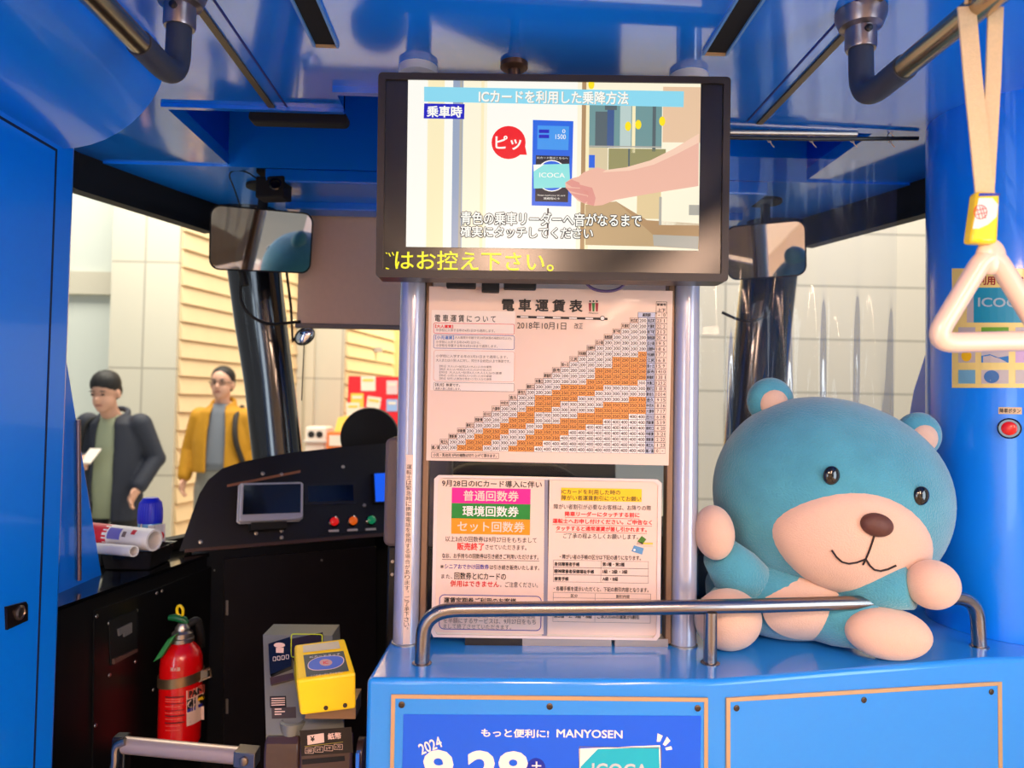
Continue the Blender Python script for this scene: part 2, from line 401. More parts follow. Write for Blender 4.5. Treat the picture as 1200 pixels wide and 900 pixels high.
# rounded corner pillar on the right (window post of the partition)
b = MB(); cx, cy, R = 1.033, 1.402, .152
pl = [(1.36, cy - R), (1.36, cy + R)] + [(cx + R * math.cos(a), cy + R * math.sin(a)) for a in [PI / 2 + PI * k / 28 for k in range(29)]]
b.prism([(x, y, 1.0905) for x, y in pl], (0, 0, ZC - 1.0905)); structure(b, 'pillar_right', BLUE, angle=40)

# cab shell: lower wall, black upper band, glass
PLAN = [(-1.06, .9), (-1.0, 1.76), (-.832, 2.18), (-.66, 2.40), (-.3, 2.50), (.40, 2.50), (.76, 2.40), (.945, 2.18), (1.09, 1.76), (1.20, 1.05)]
b = MB()
for k in range(len(PLAN) - 1):
    (x0, y0), (x1, y1) = PLAN[k], PLAN[k + 1]
    n = V((y1 - y0, -(x1 - x0), 0)).normalized() * -.04
    b.prism([(x0, y0, -.02), (x1, y1, -.02), (x1 + n.x, y1 + n.y, -.02), (x0 + n.x, y0 + n.y, -.02)], (0, 0, 1.09))
structure(b, 'wall_front', BLACKM, smooth=False)
b = MB()
for k in range(len(PLAN) - 1):
    (x0, y0), (x1, y1) = PLAN[k], PLAN[k + 1]
    n = V((y1 - y0, -(x1 - x0), 0)).normalized() * -.04
    lo = 2.0 if k in (0, 1, 7, 8) else 2.02
    b.prism([(x0, y0, lo), (x1, y1, lo), (x1 + n.x, y1 + n.y, lo), (x0 + n.x, y0 + n.y, lo)], (0, 0, 2.40 - lo))
structure(b, 'trim_11', BLACKM, smooth=False)
for i, ks in enumerate(([0, 1], [2, 3, 4, 5, 6], [7, 8])):
    b = MB()
    for k in ks:
        (x0, y0), (x1, y1) = PLAN[k], PLAN[k + 1]
        b.poly([(x0, y0, 1.06), (x1, y1, 1.06), (x1, y1, 2.03), (x0, y0, 2.03)])
    structure(b, 'window_%d' % (i + 1), GLASS, smooth=False)
# leaning windscreen pillars, broad at top and foot
PILG = mat('pillar_black_gloss', (20, 20, 24), .16, coat=.8)
def pillar(name, pts, Y):
    b = MB(); rr = []
    for px, py, w in pts:
        c = P(px, py, Y); hw = w / 850 * Y / 2
        rr.append([c + V((hw * math.copysign(abs(math.cos(a)) ** .75, math.cos(a)), .055 * math.sin(a), 0)) for a in [2 * PI * j / 28 for j in range(28)]])
    b.rings(rr[::-1]); structure(b, name, PILG, angle=50)
pillar('pillar_windscreen_left', [(286, 222, 76), (290, 262, 66), (296, 300, 62), (306, 380, 60), (316, 450, 57), (328, 560, 57), (336, 640, 57)], 2.22)
pillar('pillar_windscreen_right', [(912, 232, 76), (909, 270, 68), (903, 310, 66), (895, 380, 66), (888, 450, 66), (877, 560, 64), (870, 640, 62)], 2.22)

# sloping blue gusset panel at the left sill with its steel edge strip
b = MB(); q = [(-.885, 1.37, 1.092), (-.885, 1.708, 1.092), (-.885, 1.548, 1.556), (-.885, 1.37, 2.02)]
b.prism([V(p) for p in q], (-.022, 0, 0)); structure(b, 'wall_gusset', BLUE, smooth=False, bevel=.003)
b = MB(); c0, c1 = PX(93, 680, -.872), PX(92, 492, -.872)
b.tube([c0, (c0 + c1) / 2, c1], .0045, 8); structure(b, 'trim_12', mat('edge_steel', (150, 120, 120), .3, metal=.8))
b = MB(); q = [(.985, 1.55, 1.092), (.985, 1.80, 1.092), (.985, 1.66, 1.55), (.985, 1.55, 1.75)]
b.prism([V(p) for p in q], (.022, 0, 0)); structure(b, 'wall_gusset_right', BLUE, smooth=False)

# ================================================================== outside: station hall
TILE = mat('hall_tile', (206, 200, 182), .55, noise=.05, nscale=3)
def hall_tiles(name, c1, c2, mort, sc=1.0, bw=1.0, rh=.55):
    m = bpy.data.materials.new(name); m.use_nodes = True; nt = m.node_tree; p = nt.nodes['Principled BSDF']; p.inputs['Roughness'].default_value = .5
    tc = nt.nodes.new('ShaderNodeTexCoord'); mp = nt.nodes.new('ShaderNodeMapping'); mp.inputs['Rotation'].default_value = (PI / 2, 0, 0)
    br = nt.nodes.new('ShaderNodeTexBrick'); br.offset = 0; br.inputs['Scale'].default_value = sc
    br.inputs['Color1'].default_value = (*lin(c1), 1); br.inputs['Color2'].default_value = (*lin(c2), 1); br.inputs['Mortar'].default_value = (*lin(mort), 1)
    br.inputs['Mortar Size'].default_value = .008; br.inputs['Brick Width'].default_value = bw; br.inputs['Row Height'].default_value = rh
    nt.links.new(tc.outputs['Object'], mp.inputs[0]); nt.links.new(mp.outputs[0], br.inputs['Vector']); nt.links.new(br.outputs[0], p.inputs['Base Color'])
    return m
HT = hall_tiles('hall_wall_tiles', (214, 208, 190), (208, 203, 186), (170, 164, 150), 1, .42, .9)
HT2 = hall_tiles('hall_wall_tiles_pale', (214, 203, 186), (208, 198, 182), (166, 158, 144), 1, 2.2, .42)
b = MB(); b.box((-14, -4, -.12), (14, 20, -.04)); structure(b, 'ground', mat('hall_floor', (205, 200, 188), .35, noise=.05, nscale=2), smooth=False)
b = MB(); b.box((-3.22, 6.2, -.04), (-2.66, 6.8, 4.5)); structure(b, 'column_hall', HT, smooth=False)
b = MB(); b.box((-6, 6.5, -.04), (-3.22, 6.7, 1.1)); b.box((-6, 6.5, 2.42), (-3.22, 6.7, 2.62)); b.box((-3.30, 6.48, -.04), (-3.22, 6.7, 4.5)); b.box((-6, 6.5, 4.0), (-3.22, 6.7, 4.5))
structure(b, 'wall_hall_glazed', TILE, smooth=False)
b = MB(); b.box((-6, 6.58, 1.1), (-3.3, 6.6, 4.0)); structure(b, 'window_4', mat('hall_glass_pale', (218, 224, 216), .15), smooth=False)
SID = mat('hall_siding', (240, 214, 172), .6, noise=.06, nscale=8)
def siding(name, p0, p1, n, z0=0, z1=4.6, h=.155):
    b = MB(); d = V(p1) - V(p0); nn = V(n); k = 0; z = z0
    while z < z1:
        b.prism([V(p0) + V((0, 0, z)), V(p0) + V((0, 0, z + h - .012)) + nn * 0.0, V(p0) + V((0, 0, z + h - .012)) + nn * .012, V(p0) + V((0, 0, z)) + nn * .035], d); z += h
    b.prism([V(p0) - nn * .1, V(p0), V(p1), V(p1) - nn * .1], (0, 0, z1)); structure(b, name, SID, smooth=False)
siding('wall_siding_left', (-2.66, 6.25, 0), (-2.16, 8.05, 0), (.96, -.27, 0))
b = MB(); b.box((-2.5, 8.05, -.04), (-1.62, 8.5, 4.6)); b.box((-2.02, 8.0, -.04), (-1.94, 8.05, 4.6)); structure(b, 'wall_hall_middle', HT, smooth=False)
siding('wall_siding_middle', (-1.62, 8.1, 0), (-1.30, 9.6, 0), (.96, -.27, 0))
b = MB(); b.box((-3, 11.6, -.04), (1.2, 11.8, 4.6)); structure(b, 'wall_hall_far', mat('hall_far_wall', (240, 214, 150), .6, noise=.05, nscale=2), smooth=False)
b = MB(); b.box((1.55, 5.6, -.04), (6.5, 5.9, 4.8)); structure(b, 'wall_hall_right', HT2, smooth=False)
b = MB(); b.box((-4, 3.2, 4.8), (6, 12, 4.9)); structure(b, 'ceiling_hall', mat('hall_ceiling', (225, 215, 195), .7), smooth=False)

# ================================================================== counter, rail, poles
ZT = 1.09
CA, CB, CD = V((-.176, 1.096, 0)), V((.345, 1.098, 0)), V((.84, 1.203, 0))
CE = V((1.10, 1.225, 0))
cnt = thing('counter', (.4, 1.3, .03), 'pale blue glossy counter behind the driver carrying the grey rail and plush toy', 'counter')
b = MB()
b.prism([V((p[0], p[1], .04)) for p in (CA, CB, CD, CE, (1.10, 1.56), (-.165, 1.30))][0:4] + [V((1.10, 1.56, .04)), V((.05, 1.56, .04)), V((-.165, 1.32, .04))], (0, 0, ZT - .04))
b.build('body', BLUEC, cnt, bevel=.008, seg=3)
# hatches let into the counter front
def front(px, py, e):
    p1 = P(px, py, 1.097)
    d = (CD - CB).normalized(); n = V((d.y, -d.x, 0))
    p2 = PP(px, py, CB, n)
    return (p1 + V((0, -e, 0))) if p1.x < CB.x else p2 + n * e
def hatch(pts, name_lab):
    h = []
    fr = MB(); pn = MB(); sw = []
    c = V((sum(p[0] for p in pts) / 4, sum(p[1] for p in pts) / 4, 0))
    def ins(k): return [(p[0] + (c.x - p[0]) / abs(c.x - p[0]) * k, p[1] + (c.y - p[1]) / abs(c.y - p[1]) * k) for p in pts]
    o, i = pts, ins(4.5)
    for k in range(4):
        k2 = (k + 1) % 4
        q = [o[k], o[k2], i[k2], i[k]]
        a = [front(x, y, .0003) for x, y in q]; z = [front(x, y, .0036) for x, y in q]
        fr.raw(a + z, [[0, 1, 2, 3], [4, 5, 6, 7]] + [[j, (j + 1) % 4, 4 + (j + 1) % 4, 4 + j] for j in range(4)])
    a = [front(x, y, .0003) for x, y in i]; z = [front(x, y, .0024) for x, y in i]
    pn.raw(a + z, [[4, 5, 6, 7]] + [[j, (j + 1) % 4, 4 + (j + 1) % 4, 4 + j] for j in range(4)])
    p = pn.build('hatch_panel', BLUEC, cnt, smooth=False)
    fr.build('hatch_trim', TAN, p, smooth=False)
    j = ins(12)
    for (x, y) in (j[0], ((j[0][0] + j[1][0]) / 2, (j[0][1] + j[1][1]) / 2), j[1]):
        m = MB(); q = front(x, y, .0024); nn = (front(x, y, .0124) - q).normalized()
        m.lathe(q, [(.0048, 0), (.0048, .0012), (.0030, .002), (.0024, .0012), (0, .0012)], 14, 0, nn); m.build('screw', mat('dark_screw', (90, 74, 60), .4, metal=.8), p)
hatch([(459, 813), (829, 817), (829, 1040), (455, 1040)], 0)
hatch([(850, 817), (1172, 798), (1174, 1030), (850, 1040)], 0)

# campaign poster on the left hatch
s = Sign(lambda px, py, e: front(px, py, .0026 + e))
PB = mat('poster_blue', (0, 92, 226), .35, coat=.2); PW = mat('poster_white', (255, 236, 222), .5); PC = mat('poster_aqua', (20, 176, 196), .4)
s.poly([(473, 836), (821, 838), (818, 1034), (469, 1034)], PB, 0)
s.text('もっと便利に!', 564, 853, 643, 863, PW, .02); s.text('MANYOSEN', 652, 854, 729, 863.5, PW, .015)
s.text('2024', 491, 866, 518, 879, PW, .015, roll=-22)
s.text('9.28', 496, 878, 619, 925, PW, .035); s.disc(628, 899, 11, 12, mat('poster_navy', (10, 40, 160), .4), 1); s.text('土', 622, 891, 635, 903, PW, .02, 3)
cx0, cy0 = 679, 873
s.poly([(678, 876), (773, 872), (775, 932), (679, 936)], PW, 2); s.poly([(700, 876.5), (771.5, 873.8), (773.5, 930), (681, 934), (680, 897)], PC, 3)
s.frame(678, 874, 774, 934, .7, GREYINK, 4)
s.text('ICOCA', 693, 893, 759, 910, mat('poster_grey', (190, 196, 196), .4), .02, 5)
for q in ([(769, 868), (773, 868), (776, 861), (770, 858)], [(776, 871), (779, 873), (785, 867), (781, 862)], [(779, 875), (780, 878), (787, 877), (786, 873)]): s.poly(q, PW, 2)
tag(s.build('campaign_poster'), 'bright blue poster reading 2024 9.28 on the counter front below the notices', 'poster')

# hand rail
zr = 1.178
rail = thing('guard_rail', (.36, 1.17, ZT), 'bent grey steel guard rail standing along the counter front', 'rail')
b = MB(); X0 = P(495, 740, 1.16).x
path = bez([(X0, 1.162, ZT), (X0 + .002, 1.162, zr - .004), (.362, 1.172, zr + .002), (.70, 1.222, zr), (.862, 1.262, zr), (.868, 1.264, ZT)], 10, [0, .055, .12, .12, .055])
b.tube(path, .0118, 18); b.build('bar', RAILSTEEL, rail)
b = MB(); b.tube([(.362, 1.172, ZT), (.362, 1.172, zr - .006)], .0108, 16); b.build('post', RAILSTEEL, rail)
for p in ((X0, 1.162), (.362, 1.172), (.868, 1.264)):
    b = MB(); b.lathe((p[0], p[1], ZT - .0005), [(.0155, 0), (.0155, .002), (.0125, .003)], 20); b.build('foot', RAILSTEEL, rail)

# poles with ceiling flanges
def pole(px0, px1, lab):
    x = (P(px0, 550, 1.262).x + P(px1, 550, 1.262).x) / 2
    t = thing('support_pole', (x, 1.262, ZT), lab, 'pole', 'poles carrying the monitor')
    b = MB(); b.lathe((x, 1.262, ZT), [(.0225, 0), (.0225, ZC - ZT)], 36); b.build('tube', POLE, t, angle=60)
    b = MB(); b.lathe((x, 1.262, ZC - .018), [(.025, 0), (.034, .004), (.034, .018)], 30); b.build('ceiling_flange', WHITE, t)
    b = MB(); b.lathe((x, 1.262, ZT - .0005), [(.0245, 0), (.0245, .003), (.0226, .004)], 30); b.build('foot_ring', STEEL, t)
    return t, x
pl_, xl = pole(464, 496, 'pale grey pole beside the fare table carrying a vertical paper notice')
pr_, xr = pole(789, 816, 'bare pale grey pole between the fare table and plush toy')
s = Sign(lambda px, py, e: (lambda q: V((q.x, 1.262 - math.sqrt(max(.0226 ** 2 - (q.x - xl) ** 2, 0)) - e, q.z)))(P(px, py, 1.240)))
s.rect(474.2, 533, 482.4, 755, PAPER, 0, nx=3); s.vtext('運転士は緊急時に携帯電話を使用する場合があります。ご了承下さい。', 475, 544, 481, 741, INK)
tag(s.build('vertical_notice'), 'narrow paper strip of vertical text stuck on the pole left of the notices', 'notice')

# clear board between the poles with its dark edge channels
brd = thing('notice_board', ((xl + xr) / 2, 1.262, ZT), 'clear acrylic board framed by brown channels between the two poles', 'board')
b = MB(); b.box((xl + .022, 1.266, ZT + .006), (xr - .022, 1.27, 1.76)); b.build('clear_sheet', CLEAR, brd, smooth=False)
for x in (xl + .0285, xr - .0285):
    b = MB(); b.box((x - .0055, 1.252, ZT + .004), (x + .0055, 1.278, 1.76)); b.build('channel', mat('brown_channel', (138, 108, 84), .4, metal=.5), brd, bevel=.002)
b = MB(); b.box((P(545, 752, 1.255).x, 1.25, ZT + .0002), (P(612, 752, 1.255).x, 1.28, ZT + .013), 1); b.box((P(612, 752, 1.255).x, 1.25, ZT + .0002), (P(716, 752, 1.255).x, 1.28, ZT + .013), 0); b.box((P(720, 752, 1.255).x, 1.25, ZT + .0002), (P(782, 752, 1.255).x, 1.28, ZT + .013), 0)
b.build('base_channel', [mat('grey_channel', (165, 160, 158), .35, metal=.4), BLACK], brd, smooth=False)

# ------------------------------------------------------------------ fare table
YF = 1.2485
s = Sign(on_plane(YF))
tb = MB()
tl, tr, br_, bl = (503, 335.5), (788.5, 341), (783.5, 545.5), (499.5, 539.5)
pts = [P(x, y, YF) for x, y in (bl, br_, tr, tl)]
s.mb.prism(pts, (0, .0012, 0), s.mi(PAPER))
s.text('電 車 運 賃 表', 588, 350.5, 683, 365.5, INK, .03)
for k, c in enumerate(((150, 20, 40), (40, 120, 50), (150, 20, 40))):
    m = mat('crest_%d' % k, c, .5); x = 691.5 + 4 * k
    s.poly([(x - 1.8, 355), (x + 1.8, 355), (x + 1, 365), (x - 1, 365)], m, 1); s.disc(x, 353, 1.1, 1.1, INK, 1, 8)
s.text('Manyosen', 690, 366, 701, 368, INK, .01)
s.line(605.5, 371.2, 712, 373.8, 2.8, INK, 1)
for k in range(5): s.line(610 + 19 * k, 371.3 + .47 * k, 619 + 19 * k, 371.5 + .47 * k, 1.6, CELL, 2)
s.disc(706, 373, 3.0, 3.0, INK, 2); s.disc(706, 373, 2.2, 2.2, CELL, 3)
s.text('2018年10月1日', 606, 377, 663.5, 386, INK); s.text('改正', 673, 378.5, 683, 385.5, INK)
s.rect(505, 364, 603, 458, mat('pasted_slip', (244, 226, 212), .45), .3)
s.text('電 車 運 賃 に つ い て', 509.5, 369, 581, 377.5, INK, .012)
s.frame(508, 379, 603, 391.5, .55, REDINK, 1, 2); s.text('【大人運賃】', 510, 380.5, 531, 384.5, REDINK, .03); s.text('中学校に入学する年の4月1日から適用します。', 511, 385.5, 580, 389, GREYINK)
s.frame(508, 392.5, 603, 409, .55, BLUEINK, 1, 2); s.text('【小児運賃】', 510, 393.2, 532, 397.8, mat('slip_blue', (70, 120, 190), .5), .02); s.text('大人運賃の半額です(10円未満の端数は切上げ)。', 533, 394.5, 600, 398, GREYINK)
s.text('小学校に入学する年の4月1日から、', 511, 399.3, 563, 402.6, GREYINK); s.text('小学校を卒業する年の3月31日まで適用します。', 511, 403.6, 583, 407, GREYINK)
s.frame(508, 411, 603, 447, .4, mat('slip_orange', (226, 150, 110), .5), 1, 3)
s.text('小学校に入学する年の3月31日まで適用します。', 511, 416, 595, 419.5, GREYINK); s.text('大人または小児1人に対し、同行する幼児2人まで無賃です。', 511, 421, 598, 424.5, GREYINK)
for k, t in enumerate(('【例1】大人1人+幼児2人=大人1人分の運賃', '【例2】大人1人+幼児3人=大人1人分+小児1人分', '【例3】大人2人+幼児4人=大人2人分の運賃', '【例4】小児1人+幼児2人=小児1人分の運賃', '【例5】幼児1人単独の場合=小児1人分の運賃')):
    s.text(t, 515, 428.2 + 3.6 * k, 576 + (12 if k == 2 else 0), 430.9 + 3.6 * k, GREYINK)
s.frame(508, 448.5, 603, 458.5, .4, GREYINK, 1, 2); s.text('【乳児】無賃です。', 510, 449.3, 539, 452.8, INK, .01); s.text('乗車人数に適用します。', 510, 454, 540, 457.2, GREYINK)
STN = ['高岡駅', '末広町', '片原町', '坂下町', '急患医療', '広小路', '志貴野中', '市民病院', '江尻', '旭ヶ丘', '荻布', '新能町', '米島口', '能町口', '新吉久', '吉久', '中伏木', '六渡寺', '庄川口', '西新湊', '新町口', '中新湊', '東新湊', '海王丸', '越ノ潟']
SEG = {7: (6, 1), 8: (4, 4), 9: (5, 4), 10: (4, 6), 11: (5, 6), 12: (5, 6, 1), 13: (3, 5, 5), 14: (3, 5, 6), 15: (2, 5, 6, 2), 16: (3, 3, 5, 5), 17: (3, 3, 5, 6), 18: (3, 2, 5, 6), 19: (3, 3, 3, 5), 20: (3, 3, 2, 5), 21: (2, 3, 3, 4), 22: (2, 3, 3, 4), 23: (2, 3, 3, 3), 24: (2, 3, 3, 3)}
bx0, by0 = 751.2, 528.2          # centre of the last value cell, bottom row
ex = (10.03, .165); ey = (.09, -6.63)
def cell(c, r):                  # c cells left of the last value column, r rows up
    return bx0 - ex[0] * c + ey[0] * r, by0 - ex[1] * c + ey[1] * r
for k in range(1, 25):
    r = 24 - k; seg = SEG.get(k, (k,)); vals = []
    for v, n in zip((200, 250, 300, 350), seg): vals += [v] * n
    vals = (vals + [400] * 30)[:k]
    for j, v in enumerate(vals):
        c = k - 1 - j; x, y = cell(c, r)
        s.rect(x - 5.05, y - 3.35, x + 5.05, y + 3.35, INK, .6); s.rect(x - 4.75, y - 3.05, x + 4.75, y + 3.05, CELLO if v in (250, 350) else CELL, 1)
        s.text(str(v), x - 4.0, y - 2.0, x + 4.0, y + 2.0, INK, 0.02)
    x, y = cell(k, r); s.rect(x - 5.1, y - 3.3, x + 5.1, y + 3.3, INK, .6); s.rect(x - 4.75, y - 3.0, x + 4.75, y + 3.0, PAPER, 1)
    n = STN[k]; s.text(n, x - 4.4, y - 2.3, x + 4.4, y + 2.3, INK, .035)
    x, y = cell(-1, r); s.rect(x - 5.1, y - 3.35, x + 5.1, y + 3.35, INK, .6); s.rect(x - 4.75, y - 3.0, x + 4.75, y + 3.0, CELLB, 1); s.text(n, x - 4.4, y - 2.3, x + 4.4, y + 2.3, INK, .035)
for r in range(25):
    for q in (0, 1):
        x, y = cell(-1, r); x += 9.0 + 6.2 * q; t = (['-'] + [str(23 - i) for i in range(24)])[24 - r] if q == 0 else ([str(i) for i in range(24)] + ['-'])[24 - r]
        s.rect(x - 3.3, y - 3.35, x + 3.3, y + 3.35, INK, .6); s.rect(x - 3.0, y - 3.0, x + 3.0, y + 3.0, PAPER, 1)
        if t == '-': s.rect(x - 1, y - .35, x + 1, y + .35, INK, 2)
        else: w = 1.2 * len(t) if t != '1' else .45; s.text(t, x - w, y - 2, x + w, y + 2, INK, .01)
x, y = cell(-.45, 24); s.rect(x - 10.3, y - 3.3, x + 10.3, y + 3.3, INK, .7); s.rect(x - 10, y - 3, x + 10, y + 3, CELLB, 1.2); s.text('高岡駅', x - 5, y - 2.2, x + 5, y + 2.2, INK, .03)
s.frame(768.8, 353.5, 781.5, 368, .4, INK, 1); s.text('駅番号', 770, 355.5, 780.5, 358.5, INK, .03); s.text('上下', 770.5, 361.5, 780, 365.5, INK, .02)
s.frame(505.5, 530.3, 584.5, 537, .4, INK, 1); s.text('小児・乳幼児 5円の端数は切り上げて頂きます。', 507.5, 531.6, 582, 535.6, INK, .015)
tag(s.build('fare_table'), 'large paper fare table with orange and white stepped price grid below the monitor', 'fare table')

# ------------------------------------------------------------------ the two notices in their frame
YN = 1.2475
hold = thing('notice_holder', P(642, 748, 1.25), 'clear wall pocket with pinkish white edge holding two notices above the counter', 'notice holder')
b = MB()
q = [(514, 556.5), (770, 561.5), (775, 566), (773, 745), (769, 750), (508, 746), (505.5, 741), (509, 561)]
pts = [P(x, y, YN + .003) for x, y in q]
b.prism(pts[::-1], (0, .004, 0)); b.build('back_plate', WHITE, hold, smooth=False)
b = MB(); qq = [P(x, y, YN + .001) for x, y in q]; cen = sum(qq, V()) / len(qq)
for k in range(len(qq)):
    a0, a1 = qq[k], qq[(k + 1) % len(qq)]; i0, i1 = a0 + (cen - a0).normalized() * .0075, a1 + (cen - a1).normalized() * .0075
    b.prism([a0, a1, i1, i0], (0, -.003, 0))
b.build('rim', mat('clear_pink_rim', (236, 214, 204), .2, coat=.6), hold, smooth=False)
b = MB(); b.box(P(638.2, 562, YN), P(641, 745, YN) + V((0, .002, 0))); b.build('divider', mat('grey_divider', (140, 136, 150), .3), hold, smooth=False)
s = Sign(on_plane(YN))
s.mb.prism([P(x, y, YN) for x, y in ((508.5, 741), (637, 743.2), (638, 562.5), (513, 560.5))], (0, .0012, 0), s.mi(PAPER))
s.text('9月28日のICカード導入に伴い', 518, 563, 635, 571, INK, .01)
for k, (m, t, x0, x1, tm) in enumerate(((PINK, '普通回数券', 543, 608, PAPER), (GREEN, '環境回数券', 542, 608, CELL), (ORANGE, 'セット回数券', 536, 615, PAPER))):
    y = 572.2 + 18 * k; s.rect(529.5 - .3 * k, y, 621.7 - .3 * k, y + 18.05, m, 1); s.text(t, x0, y + 2.8, x1, y + 15.3, tm, .015)
s.text('以上3点の回数券は9月27日をもちまして', 522, 629, 629, 635.5, INK); s.text('販売終了', 535.5, 636, 567.5, 645, REDINK, .02); s.text('させていただきます。', 569, 638.5, 617, 644.3, INK)
s.text('なお、お手持ちの回数券は引き続きご利用いただけます。', 518, 649, 631, 655, INK, .01); s.line(518, 655.6, 632, 657.4, .5, INK)
s.text('※', 516, 662, 520, 666, INK); s.text('シニアおでかけ回数券', 521, 661, 573, 667, BLUEINK, .012); s.text('は引き続き販売いたします。', 574, 662.3, 632, 668, INK, .01)
s.text('また、', 517, 673, 530, 678, INK); s.text('回数券とICカードの', 532.5, 671, 593, 679.5, INK, .012)
s.text('併用はできません', 527.5, 680.5, 585, 688, REDINK, .018); s.text('。ご注意ください。', 586, 682, 630.5, 688.3, INK)
s.frame(514.5, 697.5, 634.5, 738.5, .9, BLUEINK, 1, 6)
s.text('運賃定期券ご利用のお客様', 520, 700.5, 605, 707.5, INK, .02)
s.text('ご案内しておりました「同伴」割引は終了します。', 520, 709, 628, 715, GREYINK)
s.text('ておりました。定期券のお客様家族まで運賃', 520, 718, 627, 724, GREYINK); s.text('を半額にするサービスは、9月27日をもち', 519.5, 724.7, 628, 731, GREYINK); s.text('まして終了させていただきます。', 519.5, 731.5, 599, 737.3, GREYINK)
tag(s.build('coupon_notice'), 'paper notice with magenta, green and orange bands in the left half of the pocket', 'notice')
s = Sign(on_plane(YN))
s.mb.prism([P(x, y, YN) for x, y in ((641.5, 743.2), (770, 745), (772, 565), (642.3, 562.8))], (0, .0012, 0), s.mi(PAPER))
s.rect(657.5, 572.3, 752, 587.5, YEL, 1); s.text('ICカードを利用した時の', 658, 573.7, 727, 579.6, INK, .01); s.text('障がい者運賃割引についてお願い', 658, 581, 751.5, 586.8, INK, .01)
s.text('障がい者割引が必要なお客様は、お降りの際', 649, 591.5, 763, 597.5, INK)
for t, x0, x1, y0 in (('降車リーダーにタッチする前に', 662, 749.5, 600), ('運転士へお申し付けください。ご申告なく', 647.5, 764, 608.5), ('タッチすると通常運賃が差し引かれます。', 651.5, 758, 617)):
    s.text(t, x0, y0, x1, y0 + 5.8, REDINK, .022); s.line(x0, y0 + 6.3, x1, y0 + 8.2, .45, REDINK)
s.text('ご了承の程よろしくお願いします。', 660, 625.5, 748, 631.5, INK)
s.poly([(747, 634.5), (752, 628), (757.5, 632), (753, 638)], mat('card_green', (70, 120, 20), .5), 1); s.poly([(746, 638), (753, 639), (753, 636), (747, 634.5)], mat('card_shade', (190, 160, 140), .5), 1)
s.rect(754, 635.5, 765, 641, mat('card_beige', (226, 196, 168), .5), 1); s.rect(754, 636.2, 765, 637.8, YEL, 2)
s.poly([(743, 639), (754.5, 642.5), (752.5, 650), (740, 646)], mat('card_blue', (96, 150, 190), .5), 2); s.disc(743.5, 644.5, 1.3, 1.3, CELL, 3)
s.text('・障がい者の手帳の区分は下記の通りになります。', 656, 650.3, 751, 656, INK, .01)
for k, (t, u) in enumerate((('身体障害者手帳', '第1種・第2種'), ('精神障害者保健福祉手帳', '1級・2級・3級'), ('療育手帳', 'A級・B級'))):
    y = 657 + 8.55 * k; s.frame(648.3, y, 760, y + 8.7, .35, GREYINK, 1); s.text(t, 649.5, y + 1.7, 649.5 + 4.25 * len(t), y + 6.6, INK, .025); s.text(u, 706, y + 2, 706 + 3.7 * len(u), y + 6.8, INK, .02)
s.line(704.5, 657.5, 704, 682.5, .35, GREYINK)
s.text('・各種手帳を提示いただくと、下記の割引内容となります。', 649, 687.8, 760, 693.3, INK, .01)
s.frame(648, 695, 762.5, 729.5, .35, GREYINK, 1); s.line(648, 700.3, 762.5, 702.3, .35, GREYINK); s.line(697.5, 695.5, 697, 729, .35, GREYINK); s.line(648, 711, 762.5, 713, .35, GREYINK)
s.text('区分', 669, 696.2, 677, 700.2, INK, .01); s.text('割引内容', 722, 697, 738, 701.2, INK, .01)
s.text('第1種・1級・A級', 650, 705, 694, 710, INK, .015); s.text('ご本人と介助者の運賃が5割引', 700, 705.5, 757, 710.5, INK, .015)
s.text('第2種・2、3級・B級', 649, 719.5, 694, 724.5, INK, .015); s.text('ご本人のみの運賃が5割引', 700, 720.5, 749, 725.5, INK, .015)
tag(s.build('discount_notice'), 'paper notice with yellow headline and red underlined lines in the right half of the pocket', 'notice')

# ================================================================== monitor
YM = 1.15
mon = thing('monitor', P(648, 207, 1.18), 'large black monitor showing a card reader picture, hung between the poles', 'monitor')
s = Sign(on_plane(YM)); b = MB()
def mon_pts(x0, y0, x1, y1, r):
    cx, cy = 648.6, 207.3
    return [s.rot(x, y, cx, cy, .75) for x, y in rrect(x0, y0, x1, y1, r)]
o = mon_pts(441.8, 87.2, 855, 327.4, 5); i = mon_pts(450, 95, 847, 318, 1.5)
A = [P(x, y, YM) for x, y in o]; B = [P(x, y, YM) for x, y in i]; n = len(A)
Bk = [p + V((0, .045, 0)) for p in A]; Bi = [p + V((0, .004, 0)) for p in B]
b.raw(A + B + Bk + Bi, [[k, (k + 1) % n, n + (k + 1) % n, n + k] for k in range(n)] + [[k, (k + 1) % n, 2 * n + (k + 1) % n, 2 * n + k] for k in range(n)] + [[n + k, n + (k + 1) % n, 3 * n + (k + 1) % n, 3 * n + k] for k in range(n)] + [list(range(2 * n, 3 * n))])
b.build('case', mat('monitor_case', (44, 36, 34), .42), mon, smooth=False)
b = MB(); b.poly(Bi); b.build('screen_glass', mat('screen_black', (10, 8, 8), .22, spec=.8), mon, smooth=False)
s = Sign(lambda px, py, e: P(px, py, YM + .0036 - e))
def sc(n, c, k=1.0): return screen('screen_' + n, c, k)
sW = sc('white', (252, 250, 240)); sCream = sc('cream', (250, 236, 190)); sCream2 = sc('cream_light', (252, 244, 216)); sBlueG = sc('pole', (150, 165, 190)); sTitle = sc('title', (138, 216, 238)); sNavy = sc('navy', (10, 20, 190)); sRed = sc('red', (240, 8, 16))
